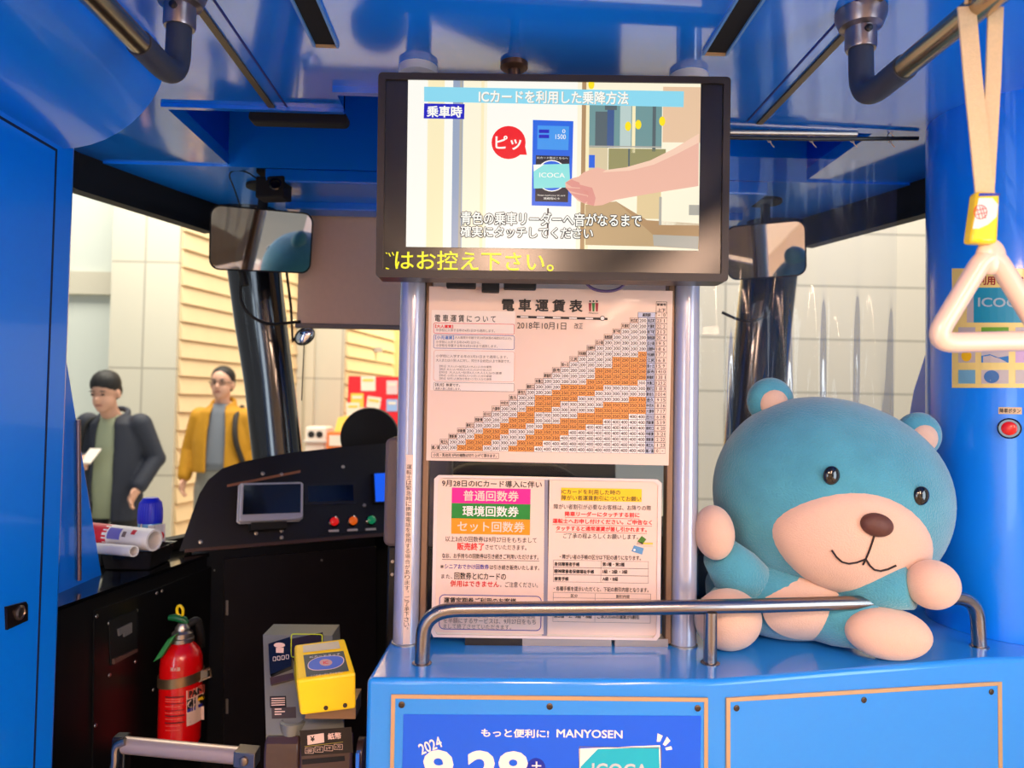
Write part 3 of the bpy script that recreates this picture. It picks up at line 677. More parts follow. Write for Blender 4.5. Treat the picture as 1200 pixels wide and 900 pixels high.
sRd = sc('reader', (20, 100, 225)); sRdL = sc('reader_light', (60, 150, 235)); sBk = sc('ink', (20, 26, 40)); sAq = sc('card', (140, 226, 222)); sSkin = sc('skin', (236, 182, 160)); sSkD = sc('skin_shade', (222, 148, 136)); sSkL = sc('skin_light', (246, 206, 180)); sBr = sc('wood', (176, 140, 96)); sOl = sc('olive', (150, 146, 96)); sGr = sc('greygreen', (110, 150, 150)); sDk = sc('dark_seat', (84, 100, 104)); sY = sc('yellow', (255, 228, 0)); sYt = sc('ticker', (255, 246, 20)); sGrey = sc('grey', (176, 172, 160)); sPeach = sc('peach', (232, 196, 160))
def R(x0, y0, x1, y1): return [s.rot(x, y, 648.6, 193, .75) for x, y in ((x0, y0), (x1, y0), (x1, y1), (x0, y1))]
def r(x0, y0, x1, y1, m, lv): s.poly(R(x0, y0, x1, y1), m, lv)
r(477, 94.5, 820, 291.5, sCream2, 0); r(477, 94.5, 500, 291.5, sW, 1); r(501, 94.5, 520, 291.5, sCream, 1); r(520, 94.5, 530, 291.5, sW, 1); r(530, 94.5, 542, 291.5, sBlueG, 1); r(538, 94.5, 541, 291.5, sGrey, 2); r(563, 94.5, 566.5, 291.5, sCream, 1); r(570, 94.5, 676, 291.5, sW, 1)
r(681, 94.5, 686, 291.5, sBr, 1); r(686, 94.5, 690, 291.5, sCream, 1)
r(690, 116, 775, 172, sGr, 1); r(697, 130, 711, 170, sDk, 2); r(711, 124, 719, 172, sc('cloth_blue', (60, 90, 140)), 2); r(726, 118, 739, 172, sc('pane_pale', (186, 206, 200)), 2); r(740, 116, 744, 178, sCream, 3); r(764, 116, 768, 176, sDk, 3); r(776, 100, 820, 165, sPeach, 1)
r(708, 118, 734, 122, sc('strap_row', (226, 210, 160)), 3); r(708, 122, 722, 128, sDk, 3)
for x, y in ((736, 148), (748, 146), (776, 142), (693, 99)): s.disc(x, y, 3.6, 5.5, sY, 4)
r(690, 170, 775, 171.5, sGrey, 4); r(690, 172, 712, 250, sc('panel_beige', (216, 200, 160)), 1); r(713, 173, 736, 198, sOl, 3); r(738, 173, 780, 200, sOl, 3); r(736, 173, 738, 200, sDk, 3)
r(690, 181, 697, 196, sRd, 4)
s.poly([(686, 240), (722, 236), (770, 272), (770, 289), (686, 287)], sc('floor_shade', (190, 160, 116)), 2); s.poly([(722, 236), (758, 258), (819, 262), (819, 292), (770, 289), (765, 275)], sBr, 3); s.poly([(765, 275), (819, 277), (818, 292), (766, 288)], sGrey, 4); r(776, 229, 820, 262, sCream2, 3); r(773, 229, 776, 262, sGrey, 4); r(808, 238, 820, 250, sGrey, 5)
r(747, 216, 775, 255, sc('desk', (224, 200, 150)), 2)
s.poly([(497, 101.6), (801.5, 107), (801, 125.5), (497, 119)], sTitle, 5); s.text('ICカードを利用した乗降方法', 561.6, 106.6, 737, 122.2, sGrey, .03, 6, .75); s.text('ICカードを利用した乗降方法', 561, 106, 736.4, 121.6, sW, .02, 7, .75)
s.poly([(497, 121.2), (544.5, 122), (544, 139.6), (496.5, 138.8)], sNavy, 5); s.text('乗車時', 500, 124, 541.5, 137.6, sW, .03, 6)
s.disc(596, 167, 20, 19.4, sRed, 5); s.poly([(613, 160), (617.5, 181.5), (605, 181)], sRed, 5.3); s.text('ピッ', 580.5, 159, 611, 175.5, sW, .02, 6)
s.poly([(624.5, 140.5), (672, 142), (669.5, 242), (623, 240.8)], sRd, 3); s.poly([(630, 147), (667, 148), (666, 176), (629.5, 175)], sRdL, 4); r(631, 152, 643, 156, sNavy, 5); r(631, 158, 643, 162, sNavy, 5); s.text('1500', 651, 157.5, 663, 163, sW, 0, 5); s.text('0', 659, 151.5, 662.5, 156, sW, 0, 5)
s.poly([(628, 182), (667.5, 183), (665.5, 237), (627, 236)], sBk, 4); s.text('ICカード等はこちらへ', 629.5, 183.8, 665.5, 186.5, sW, 0, 5); s.disc(646.5, 206, 18.5, 18.5, sW, 5); s.disc(646.5, 206, 17.3, 17.3, sRd, 5.5); s.text('Please touch your IC card', 630, 228, 662, 230.3, sW, 0, 6); s.text('請觸碰IC卡', 637, 231.3, 656, 234, sW, 0, 6)
s.poly([(625, 193), (667, 192), (668.5, 219.5), (625.5, 221)], sAq, 7); s.poly([(625, 193), (638, 192.5), (625.3, 201)], sW, 8); s.text('ICOCA', 632, 202.5, 662, 208, sW, .01, 8)
s.text('|', 641, 244, 643, 276, sBk, .0, 2)
arm = [(1046, 182), (900, 270), (760, 340), (620, 380), (500, 396), (450, 380), (370, 410), (340, 435), (300, 445), (262, 470), (265, 500), (300, 540), (335, 575), (372, 592), (430, 607), (480, 602), (560, 570), (700, 545), (850, 520), (1042, 490)]
s.poly([(610 + x * .2, 120 + y * .2) for x, y in arm], sSkin, 9)
for q in ([(262, 470), (300, 452), (345, 470), (352, 500), (300, 496)], [(262, 500), (350, 505), (400, 520), (395, 545), (330, 530), (290, 520)], [(290, 530), (390, 548), (400, 575), (372, 592), (330, 560)]): s.poly([(610 + x * .2, 120 + y * .2) for x, y in q], sSkD, 10)
s.poly([(610 + x * .2, 120 + y * .2) for x, y in ((1046, 182), (900, 270), (760, 340), (620, 380), (500, 396), (480, 410), (640, 400), (780, 365), (920, 300), (1045, 235))], sSkL, 10)
s.poly([(610 + x * .2, 120 + y * .2) for x, y in ((340, 480), (420, 500), (440, 560), (430, 607), (390, 595), (395, 545), (350, 505))], sSkD, 10)
for t, x0, y0, x1, y1 in (('青色の乗車リーダーへ音がなるまで', 540, 249.2, 752, 264.6), ('確実にタッチしてください', 539.5, 265.6, 695, 279)):
    for dx, dy in ((-.8, 0), (.8, 0), (0, -.8), (0, .8), (.7, .7), (-.7, .7)): s.text(t, x0 + dx, y0 + dy, x1 + dx, y1 + dy, sBk, .025, 11, .9)
    s.text(t, x0, y0, x1, y1, sW, .02, 12.5, .9)
s.text('はお控え下さい。', 463, 294.3, 649, 317.2, sYt, .01, 3, .75)
s.line(455.5, 296.5, 457.6, 300.5, 1.3, sYt, 3); s.line(459.5, 295.5, 461.6, 299.5, 1.3, sYt, 3); s.line(452, 296.3, 454, 297, 1.3, sYt, 3); s.line(452, 314, 456, 315.5, 1.5, sYt, 3)
s.build('picture', mon)
b = MB(); x = P(603, 80, 1.2).x
b.tube([(x, 1.235, 1.93), (x, 1.235, ZC)], .011, 14); b.lathe((x, 1.235, ZC - .012), [(.018, 0), (.024, .004), (.024, .012)], 20); b.build('hanger', mat('bronze_hanger', (110, 78, 60), .4, metal=.6), mon)
b = MB(); b.box((xl - .01, 1.20, 1.86), (xr + .01, 1.236, 1.90)); b.box((x - .09, 1.196, 1.72), (x + .09, 1.21, 1.97)); b.build('bracket', BLACK, mon, bevel=.003)
b = MB(); c = P(575, 331, 1.235)
for dx, w, h in ((-.05, .05, .012), (.0, .03, .018), (.05, .055, .012)): b.box((c.x + dx - w / 2, 1.22, c.z - h), (c.x + dx + w / 2, 1.24, c.z + .03))
b.build('connector_block', BLACKM, mon, bevel=.002)
c = P(709, 331, 1.235); b = MB(); b.tube(bez([(c.x - .045, 1.232, c.z + .03), (c.x - .03, 1.23, c.z - .016), (c.x + .03, 1.23, c.z - .016), (c.x + .045, 1.232, c.z + .03)], 8, .04), .0025, 8); b.build('cable', mat('purple_cable', (86, 66, 110), .5), mon)

# ================================================================== plush toy behind the rail
FUR = mat('blue_plush', (74, 154, 174), .95, sheen=.5, noise=.16, nscale=26, bump=.8, bscale=300)
CREAM = mat('cream_plush', (224, 184, 160), .95, sheen=.4, noise=.05, nscale=25, bump=.45, bscale=420)
THREAD = mat('dark_thread', (40, 28, 28), .8)
toy = thing('plush_toy', (P(930, 750, 1.3).x, 1.30, ZT), 'large seated blue and cream plush toy behind the grey guard rail', 'plush toy')
def rotY(a): return Matrix.Rotation(math.radians(a), 3, 'Y')
hc = P(973, 582, 1.335); hr = (.221, .155, .184); HR = rotY(12)
def lump(d): return 1 + .02 * math.sin(3 * d.x + 1) * math.cos(2.5 * d.z) + .03 * max(0, -d.z) * (1 - abs(d.x))
b = MB(); b.ell(hc, hr, HR, 0, 56, 36, lump); b.build('head', FUR, toy, angle=180)
def onhead(u, w, k=1.0):
    """point of the head's front at head-local u (right) and w (up), as fractions of its radii"""
    y = -math.sqrt(max(0, 1 - u * u - w * w)); d = V((u, y, w)); kk = lump(d) * k
    return hc + HR @ V((d.x * hr[0] * kk, d.y * hr[1] * kk, d.z * hr[2] * kk))
def patch(cu, cw, ru, rw, thick, name, m, par, n=40, rings=9):
    b = MB(); rr = []
    for i in range(rings + 1):
        t = i / rings; row = []
        for j in range(n):
            a = 2 * PI * j / n; u = cu + ru * math.cos(a) * t; w = cw + rw * math.sin(a) * t * (1 - .12 * math.cos(2 * a))
            row.append(onhead(u, w, 1 + thick * math.sqrt(max(0, 1 - t * t)) + (.004 if t < 1 else -.004)))
        rr.append(row if i else [onhead(cu, cw, 1 + thick + .004) + V((1e-5 * math.cos(2 * PI * j / n), 0, 1e-5 * math.sin(2 * PI * j / n))) for j in range(n)])
    b.rings(rr, 0, True, False); return b.build(name, m, par, angle=180)
muz = patch(.0, -.36, .63, .43, .10, 'muzzle', CREAM, toy)
def mz(u, w): return onhead(u, w, 1.012 + .10 * math.sqrt(max(0, 1 - (u / .63) ** 2 - ((w + .36) / .43) ** 2)))
b = MB(); b.tube([mz(0, -.2 - .05 * k) for k in range(6)], .0016, 6); b.tube([mz(-.22 + .044 * k, -.40 - .075 * math.cos((k - 2.5) * PI / 5)) for k in range(6)], .0016, 6); b.tube([mz(.0 + .044 * k, -.40 - .075 * math.cos((k - 2.5) * PI / 5)) for k in range(6)], .0016, 6)
b.build('mouth_stitch', THREAD, toy)
b = MB(); b.ell(mz(0, -.12), (.027, .016, .019), HR, 0, 24, 16); b.build('nose', mat('brown_plush_nose', (92, 52, 40), .6, bump=.2), toy, angle=180)
for u in (-.34, .34):
    b = MB(); b.ell(onhead(u, .20, 1.01), (.014, .008, .016), HR, 0, 20, 14); b.build('eye', mat('black_button_eye', (8, 8, 8), .12, coat=.8), toy, angle=180)
for u in (-.60, .64):
    c = hc + HR @ V((u * hr[0] * 1.06, .02, .80 * hr[2] * 1.02)); er = MB(); er.ell(c, (.044, .026, .044), HR, 0, 28, 18); e = er.build('ear', FUR, toy, angle=180)
    b = MB(); b.ell(c + V((0, -.016, -.004)), (.028, .014, .028), HR, 0, 24, 16); b.build('inner_ear', CREAM, e, angle=180)
tc_ = V((P(918, 705, 1.335).x, 1.335, ZT + .066)); tr_ = (.142, .112, .073)
b = MB(); b.ell(tc_, tr_, rotY(4), 0, 44, 28, lambda d: 1 + .12 * max(0, d.z)); b.build('body', FUR, toy, angle=180)
b = MB(); rr = []
for i in range(10):
    t = i / 9; row = []
    for j in range(40):
        a = 2 * PI * j / 40; u = .12 + .66 * math.cos(a) * t; w = .05 + .80 * math.sin(a) * t
        q = max(0, 1 - u * u - w * w); row.append(tc_ + V((u * tr_[0], -math.sqrt(q) * tr_[1] - .004 - .004 * math.sqrt(1 - t * t), w * tr_[2] * (1.10 if w > 0 else 1))))
    rr.append(row)
b.rings(rr, 0, True, False); b.build('belly_patch', CREAM, toy, angle=180)
def limb(name, pts, rad, m):
    b = MB(); p = [V(q) for q in pts]; b.tube(p, rad, 24); return b.build(name, m, toy, angle=180)
A0 = P(880, 690, 1.30); A1 = P(845, 650, 1.255)
limb('arm', [A0 + (A0 - A1) * .25, A0, (A0 + A1) / 2, A1], [.020, .052, .046, .034], FUR)
b = MB(); b.ell(P(837, 624, 1.25), (.034, .036, .047), rotY(-6), 0, 32, 20); b.build('paw', CREAM, toy, angle=180)
A0 = P(985, 686, 1.27); A1 = P(1068, 688, 1.19)
limb('arm', [A0 + (A0 - A1) * .25, A0, (A0 + A1) / 2, A1], [.020, .042, .040, .036], FUR)
b = MB(); b.ell(P(1093, 685, 1.178), (.043, .036, .040), rotY(10), 0, 32, 20); b.build('paw', CREAM, toy, angle=180)
q = P(853, 735, 1.235); c = V((q.x, 1.235, ZT + .052))
limb('leg', [V((q.x + .07, 1.33, ZT + .06)), V((q.x + .02, 1.27, ZT + .055)), V((q.x, 1.245, ZT + .052))], [.05, .05, .045], FUR)
b = MB(); b.ell(c, (.057, .042, .052), None, 0, 32, 20); b.build('foot', CREAM, toy, angle=180)
q = P(1046, 750, 1.185); c = V((q.x, 1.198, ZT + .042))
limb('leg', [V((q.x - .13, 1.32, ZT + .06)), V((q.x - .06, 1.25, ZT + .052)), V((q.x - .01, 1.21, ZT + .048))], [.05, .048, .04], FUR)
b = MB(); b.ell(c, (.073, .038, .0425), rotY(7), 0, 36, 20); b.build('foot', CREAM, toy, angle=180)

# ================================================================== right pillar: card poster, button
def on_col(px, py, e):
    d = ray(px, py); Rr = R_COL + e; ox, oy = CAM.x - 1.033, CAM.y - 1.402
    a = d.x ** 2 + d.y ** 2; bb = 2 * (ox * d.x + oy * d.y); cc = ox * ox + oy * oy - Rr * Rr
    q = bb * bb - 4 * a * cc
    t = (-bb - math.sqrt(max(q, 0))) / (2 * a); return CAM + d * t
R_COL = .152
s = Sign(on_col)
CP = mat('card_poster_yellow', (246, 222, 130), .35, coat=.3); DR = mat('deep_red_ink', (160, 10, 24), .5); TEAL = mat('card_teal', (30, 150, 178), .4); LG = mat('card_grey', (200, 190, 184), .5)
def rc(x0, y0, x1, y1, m, lv, n=8): s.rect(x0, y0, x1, y1, m, lv, 0, n)
rc(1115.5, 314.5, 1262, 454.5, CP, 0, 16)
s.text('ご利用いただけます', 1136, 323.5, 1232, 334.5, DR, .03, 2, .6)
s.poly([(1133, 344), (1141, 337), (1141, 378), (1133, 378)], LG, 1); rc(1141, 337, 1216, 378, TEAL, 1); s.poly([(1133, 345), (1142, 337), (1133, 337)], LG, 1.5)
s.text('ICOCA', 1146, 349, 1206, 360, mat('card_pale', (168, 190, 196), .4), .02, 2)
for j, y in enumerate((383.5, 409, 433.5)):
    for i, x in enumerate((1123, 1150, 1190)):
        w = 20 if i == 0 else 32
        rc(x, y, x + w, y + 16, LG, 1, 3)
        if j == 1 and i == 0: s.disc(x + 9.5, y + 8, 6, 6.5, YEL, 2)
        elif j == 1 and i == 1: s.poly([(x, y + 8), (x + 10, y + 6), (x + 20, y + 10), (x + 32, y + 8), (x + 32, y + 16), (x, y + 16)], mat('card_wave_blue', (20, 120, 190), .4), 2)
        elif j == 2 and i == 1: s.disc(x + 12, y + 8, 9, 7.5, mat('card_round_blue', (70, 120, 176), .4), 2); s.text('CARD', x + 6, y + 6.5, x + 18, y + 9.5, CELL, .02, 3) if False else None
        elif j == 0 and i == 1: rc(x, y, x + w, y + 6, mat('card_leaf', (110, 170, 40), .4), 2, 3)
        elif j == 2 and i == 0: rc(x, y, x + w, y + 16, mat('card_sky', (120, 180, 205), .4), 1.5, 3)
        elif j == 1 and i == 2: rc(x, y, x + w, y + 16, mat('card_lilac', (206, 170, 206), .4), 1.5, 3)
tag(s.build('card_poster'), 'pale yellow transit card poster wrapped round the blue corner pillar', 'poster')
s = Sign(on_col); s.rect(1170, 477.2, 1197.5, 485.3, mat('label_beige', (206, 178, 140), .4, metal=.2), .3, .8, 4); s.text('降車ボタン', 1171.5, 478.6, 1196, 484, INK, .02, 2, .8)
tag(s.build('button_label'), 'small beige label above the red stop button on the pillar', 'label')
c = on_col(1183, 502, 0); n = (c - V((1.033, 1.402, c.z))).normalized()
btn = thing('stop_button', c, 'round red stop button in a black ring on the blue pillar', 'button')
b = MB(); b.lathe(c - n * .002, [(.0185, 0), (.0185, .008), (.016, .0105), (.0125, .0105), (.0125, .006)], 32, 0, n); b.build('housing', BLACKG, btn)
b = MB(); b.lathe(c + n * .003, [(.0122, 0), (.0122, .005), (.009, .0072), (0, .0078)], 28, 0, n); b.build('push_cap', mat('button_red', (226, 24, 20), .3, coat=.4), btn)

# ================================================================== ceiling rails and strap
def grab(x, side, lab):
    t = thing('grab_rail', (x, 1.03, ZC), lab, 'rail', 'ceiling grab rails')
    zr_ = 1.953; y1 = .925
    b = MB(); b.tube([(x, -2.4, zr_), (x, -1, zr_), (x, y1, zr_)], .0155, 24); b.build('bar', mat('warm_steel', (178, 160, 134), .25, metal=1), t)
    b = MB(); b.tube(bez([(x, y1 - .002, zr_), (x, 1.035, zr_), (x, 1.038, ZC - .045)], 12, .085), .0172, 24); b.build('rubber_elbow', RUBBER, t)
    b = MB(); b.lathe((x, 1.038, ZC - .058), [(.0205, 0), (.022, .004), (.022, .030), (.030, .034), (.036, .050), (.036, .0575)], 28); b.build('bracket', mat('rail_bracket', (150, 138, 138), .3, metal=.9), t)
    b = MB(); b.lathe((x, 1.016, ZC - .036), [(.0055, -.002), (.0055, .0025), (.003, .0035), (0, .0035)], 14, 0, (0, -1, 0)); b.build('screw', BLACK, t)
grab(-.455, 0, 'warm steel grab rail with dark elbow below the curved panel on the door side')
grab(.536, 1, 'warm steel grab rail with dark elbow carrying the hanging strap')
st = P(1158, 345, .775)
strap = thing('hand_strap', (st.x, .775, 1.95), 'cream triangular hand strap with yellow sleeve hanging from the right rail', 'hand strap')
ZH = P(1160, 290, .775).z
hp = [P(x, y, .775) for x, y in ((1160, 290), (1226, 399), (1092, 402))]
path = []
def rtri(pts, rad, n=8):
    out = []
    for k in range(3):
        a, bb, c = pts[k - 1], pts[k], pts[(k + 1) % 3]; p = bb + (a - bb).normalized() * rad; q = bb + (c - bb).normalized() * rad
        for i in range(n + 1): t = i / n; out.append(p * (1 - t) ** 2 + bb * 2 * t * (1 - t) + q * t * t)
    return out
loop = rtri(hp, .026); loop.append(loop[0]); dense = []
for k in range(len(loop) - 1):
    m = max(1, int((loop[k + 1] - loop[k]).length / .012))
    dense += [loop[k].lerp(loop[k + 1], i / m) for i in range(m)]
b = MB(); nD = len(dense); rr = []
for k in range(nD):
    t = (dense[(k + 1) % nD] - dense[k - 1]).normalized(); yv = V((0, 1, 0)); u = t.cross(yv).normalized()
    hw = .0112; hd = .009
    rr.append([dense[k] + u * hw * math.cos(2 * PI * j / 14) + yv * hd * math.sin(2 * PI * j / 14) for j in range(14)])
rr.append(rr[0]); b.rings(rr, 0, False, False)
apex = hp[0] + V((0, 0, -.006)); b.ell(apex + V((.001, 0, -.004)), (.0165, .009, .020), None, 0, 20, 14)
b.build('handle', mat('ivory_plastic', (228, 198, 174), .3, coat=.3), strap, angle=60)
WEB = mat('cream_webbing', (226, 196, 150), .8, noise=.1, nscale=300, bump=.4, bscale=900)
b = MB(); c = P(1155, 252, .775); zt = 1.9505
xr_ = .536
for dx, dy, topx in ((-.004, -.004, xr_ - .0165), (.004, .003, xr_ + .0165)):
    pts = [V((c.x + dx * .4, .775 + dy, apex.z + .012)), V((c.x + dx, .775 + dy, c.z + .03)), V((c.x + dx + (topx - c.x) * .6, .775 + dy, c.z + .03 + (zt - c.z - .03) * .6)), V((topx, .775, zt))]
    hw = .0098 if dx < 0 else .0082; sy = 0
    rr = [[p + V((-hw * .9, hw * .2, 0)), p + V((hw * .9, -hw * .2, 0)), p + V((hw * .9, -hw * .2 + .0022, 0)), p + V((-hw * .9, hw * .2 + .0022, 0))] for p in pts]
    b.rings(rr)
b.tube([(xr_ + .0175 * math.cos(a), .775, zt + .003 + .0175 * math.sin(a)) for a in [PI * k / 12 for k in range(13)]], .0022, 8); b.build('webbing', WEB, strap)
fn = on_plane(.762)
b = MB(); q = [(1138, 284), (1170, 285), (1173, 225), (1146, 223)]
b.prism([P(x, y, .761) for x, y in q], (0, .016, 0)); sl = b.build('sleeve', mat('sleeve_yellow', (255, 212, 20), .3, coat=.4), strap, bevel=.004)
s = Sign(on_plane(.761)); s.poly([(1147.5, 226), (1172, 226.5), (1172.2, 229.5), (1147, 230)], BLUEINK, .2)
ov = [(1139.8, 268), (1147, 232), (1163, 232), (1170, 240), (1168, 254), (1158, 263), (1147, 268)]
s.poly(ov, WHITE, .2); s.ring(1149, 248.5, 8, 8.5, .9, REDINK, 1)
for dx in (-3, 1, 4): s.line(1149 + dx - 2, 242, 1149 + dx + 2, 256, .8, REDINK, 1.3)
for dy in (-3, 2): s.line(1142, 248 + dy + 2, 1156, 248 + dy - 1, .8, REDINK, 1.3)
s.build('sleeve_print', sl)

# ================================================================== vinyl curtain on its rail
cr = thing('curtain_rail', (.6, 1.5, 2.06), 'slim metal curtain rail with hooks under the ceiling above the plush toy', 'rail')
a0, a1, a2 = P(846, 155, 1.495), P(1004, 157, 1.495), P(1076, 160, 1.495)
b = MB(); b.tube([a0, (a0 + a1) / 2, a1], .0055, 12); b.build('rod', STEEL, cr)
b = MB(); b.tube([a0 + V((0, 0, -.011)), (a0 + a2) / 2 + V((0, 0, -.010)), a2 + V((0, 0, -.004))], .0042, 12); b.build('lower_rod', BLACK, cr)
for px in (902, 951, 999, 1043):
    h = P(px, 158, 1.495); b = MB()
    b.tube([h + V((.006 * math.cos(t), 0, .010 * math.sin(t) - .006)) for t in [2 * PI * k / 14 for k in range(13)]], .0011, 6); b.tube([h + V((0, 0, -.012)), h + V((.004, 0, -.02)), h + V((.010, 0, -.026))], .0011, 6); b.tube([h + V((0, 0, .004)), h + V((0, 0, ZC - h.z))], .0011, 6)
    b.build('hook', STEEL, cr)
b = MB(); nx, nz = 96, 40; xa, xb = P(822, 300, 1.53).x, P(1053, 300, 1.53).x; rr = []
for i in range(nz + 1):
    z = 2.045 - (2.045 - 1.10) * i / nz; row = []; amp = .0012 + .030 * max(0, i / nz - .25) ** 1.2
    for j in range(nx + 1):
        u = j / nx; x = xa + (xb - xa) * u
        row.append(V((x, 1.535 + amp * math.sin(2 * PI * (u * 6.2 + .12 * math.sin(3 * i / nz))) + .3 * amp * math.sin(2 * PI * u * 11 + 1), z)))
    rr.append(row)
b.rings(rr, 0, False, False, False)
tag(b.build('vinyl_curtain', VINYL, angle=180), 'clear wavy vinyl curtain hanging from the ceiling rail behind the plush toy', 'curtain')

# ================================================================== blind, mirrors, cab camera
bl = thing('roller_blind', P(560, 384, 2.08), 'grey brown roller blind half drawn over the windscreen left of the monitor', 'blind')
x0, x1 = P(350, 300, 2.08).x, P(815, 300, 2.08).x; zb, zt_ = P(410, 380, 2.08).z, 2.0448
b = MB(); b.box((x0, 2.08, zb), (x1, 2.083, zt_)); b.build('fabric', mat('blind_fabric', (226, 192, 164), .85, noise=.05, nscale=60), bl, smooth=False)
b = MB(); b.box((x0 - .004, 2.074, zb - .014), (x1 + .004, 2.088, zb)); b.build('bottom_bar', mat('blind_bar', (120, 110, 104), .5), bl, bevel=.003)
b = MB(); b.tube([(x0 + .02, 2.09, zt_ - .001), (x0 + .02, 2.091, zb - .01), (x0 + .015, 2.095, zb - .22)], .0016, 6); b.build('pull_cord', BLACKM, bl)

def mirror(pxc, pyc, w, h, Y, tgt, roll, mount, lab, cam_box):
    c = P(pxc, pyc, Y); t = thing('driver_mirror', P(mount[0], mount[1], Y + .02), lab, 'mirror', 'cab mirrors')
    n = ((CAM - c).normalized() + (V(tgt) - c).normalized()).normalized()
    ex_ = V((0, 0, 1)).cross(n).normalized() * -1
    if ex_.dot(CR) < 0: ex_ = -ex_
    ez_ = n.cross(ex_).normalized()
    if ez_.z < 0: ez_ = -ez_
    a = math.radians(-roll); ex2 = ex_ * math.cos(a) + ez_ * math.sin(a); ez2 = ez_ * math.cos(a) - ex_ * math.sin(a)
    dist = (c - CAM).length; cosx = max(.4, abs(ex_.dot(CR))); W_, H_ = w / 850 * Y / cosx * .80, h / 850 * Y
    o = [c + ex2 * x + ez2 * z for x, z in rrect(-W_ / 2, -H_ / 2, W_ / 2, H_ / 2, .028, 6)]; i = [c + ex2 * x + ez2 * z for x, z in rrect(-W_ / 2 + .004, -H_ / 2 + .004, W_ / 2 - .004, H_ / 2 - .004, .025, 6)]
    N = len(o); b = MB()
    bk = [c + (p - c) * .82 - n * .035 for p in o]
    b.raw(o + i + bk, [[k, (k + 1) % N, N + (k + 1) % N, N + k] for k in range(N)] + [[k, (k + 1) % N, 2 * N + (k + 1) % N, 2 * N + k] for k in range(N)] + [list(range(2 * N, 3 * N))]); b.build('housing', BLACKM, t)
    b = MB(); b.poly(i); b.build('glass', MIRROR, t, smooth=False)
    m = P(mount[0], mount[1], Y + .03); top = c - n * .03
    b = MB(); b.lathe(V((m.x, m.y, 2.0848 - .012)), [(.022, 0), (.045, .004), (.045, .0118)], 24); b.tube(bez([V((m.x, m.y, 2.076)), V((m.x, m.y, c.z + H_ * .45)), top], 6, .03), .013, 12); b.build('arm', BLACKM, t)
    return t, c, n
tm, mc, mn = mirror(308, 282, 117, 73, 1.94, (.42, 1.25, 1.48), -5, (309, 205), 'rounded rear view mirror below the black cab camera, left of the monitor', True)
b = MB(); q = mc - mn * .02; e = [P(283, 316, 1.96), P(287, 335, 1.96), P(281, 352, 1.96), P(290, 368, 1.96), P(312, 381, 1.97), P(352, 377, 2.03)]
b.tube(bez([e[0]] + e[2:], 6, .03), .0042, 10); b.tube([e[0] + V((0, 0, .03)), e[0], e[1]], .010, 10)
b.build('lower_rod', BLACKM, tm)
tm2, mc2, mn2 = mirror(897, 294, 104, 66, 1.96, (.35, 1.25, 1.45), -1, (897, 214), 'rounded rear view mirror seen through the clear curtain right of the monitor', False)
b = MB(); b.tube(bez([P(846, 366, 2.0), P(872, 378, 1.98), P(900, 372, 1.97), P(906, 340, 1.97), P(908, 326, 1.97)], 6, .03), .0042, 10); b.build('lower_rod', BLACKM, tm2)
cc = P(321, 222, 1.845)
cb = thing('cab_camera', cc, 'small black cab camera mounted under the header above the left mirror', 'camera')
b = MB(); b.obox(cc, V((.037, -.006, 0)), V((.004, .026, 0)), V((0, 0, .027))); b.build('body', BLACKM, cb, bevel=.004)
b = MB(); lc = cc + V((.012, -.028, .004)); b.lathe(lc, [(.0155, 0), (.0155, .006), (.012, .008), (.010, .004), (0, .003)], 24, 0, (.12, -1, 0)); b.build('lens', BLACKG, cb)
b = MB(); b.box((cc.x - .02, cc.y - .015, cc.z + .026), (cc.x + .02, cc.y + .02, 2.0848)); b.box((cc.x - .04, cc.y - .02, 2.074), (cc.x + .04, cc.y + .025, 2.0848)); b.build('mount', BLACKM, cb, bevel=.002)
b = MB(); b.tube(bez([cc + V((-.035, -.01, .02)), P(286, 199, 1.85), P(266, 201, 1.86), P(275, 222, 1.87), P(283, 246, 1.90)], 8, .03), .0018, 8); b.build('cable', BLACKM, cb)
cv = P(357, 394, 2.10)
cm = thing('round_mirror', cv, 'small round convex mirror hanging below the edge of the blind', 'mirror')
b = MB(); b.ell(cv, (.032, .012, .024), Matrix.Rotation(math.radians(-38), 3, 'Y'), 0, 26, 16); b.build('housing', BLACKM, cm, angle=180)
b = MB(); b.ell(cv + V((.002, -.006, 0)), (.028, .0095, .0195), Matrix.Rotation(math.radians(-38), 3, 'Y'), 0, 26, 16); b.build('glass', MIRROR, cm, angle=180)
b = MB(); b.tube([cv + V((-.02, .01, .01)), P(343, 400, 2.12), P(341, 360, 2.13), P(336, 320, 2.14)], .004, 8); b.build('arm', BLACKM, cm)

# ================================================================== driver's cab: side cabinet, dash
DASH = mat('dash_black', (22, 19, 21), .38, noise=.25, nscale=60)
zt_c = 1.09
F0, F1, F2 = V((-.845, 1.395, 0)), V((-.742, 1.955, 0)), V((-.80, 1.955, 0))
DA, DB = P(225, 640, 1.95), P(470, 620, 2.28); DD = (DB - DA); DD.z = 0; DD.normalize(); DN = V((DD.y, -DD.x, 0))
side = thing('side_cabinet', (-.86, 1.65, .03), 'low black cabinet along the left cab wall holding the red extinguisher', 'cabinet')
b = MB(); b.prism([(-.845, 1.395, .031), (F1.x, F1.y, .031), (-.835, 2.08, .031), (-.99, 1.70, .031), (-.995, 1.395, .031)], (0, 0, zt_c - .034)); b.build('body', BLACK, side, smooth=False)
b = MB(); b.prism([(-.838, 1.388, zt_c - .003), (F1.x + .008, F1.y - .002, zt_c - .003), (-.835, 2.09, zt_c - .003), (-.985, 1.72, zt_c - .003), (-.995, 1.388, zt_c - .003)], (0, 0, .008)); b.build('worktop', BLACKG, side, smooth=False)
fd = (F1 - F0).normalized(); fn_ = V((fd.y, -fd.x, 0))
def on_face(px, py, e): return PP(px, py, F0 + fn_ * .0012, fn_) + fn_ * e
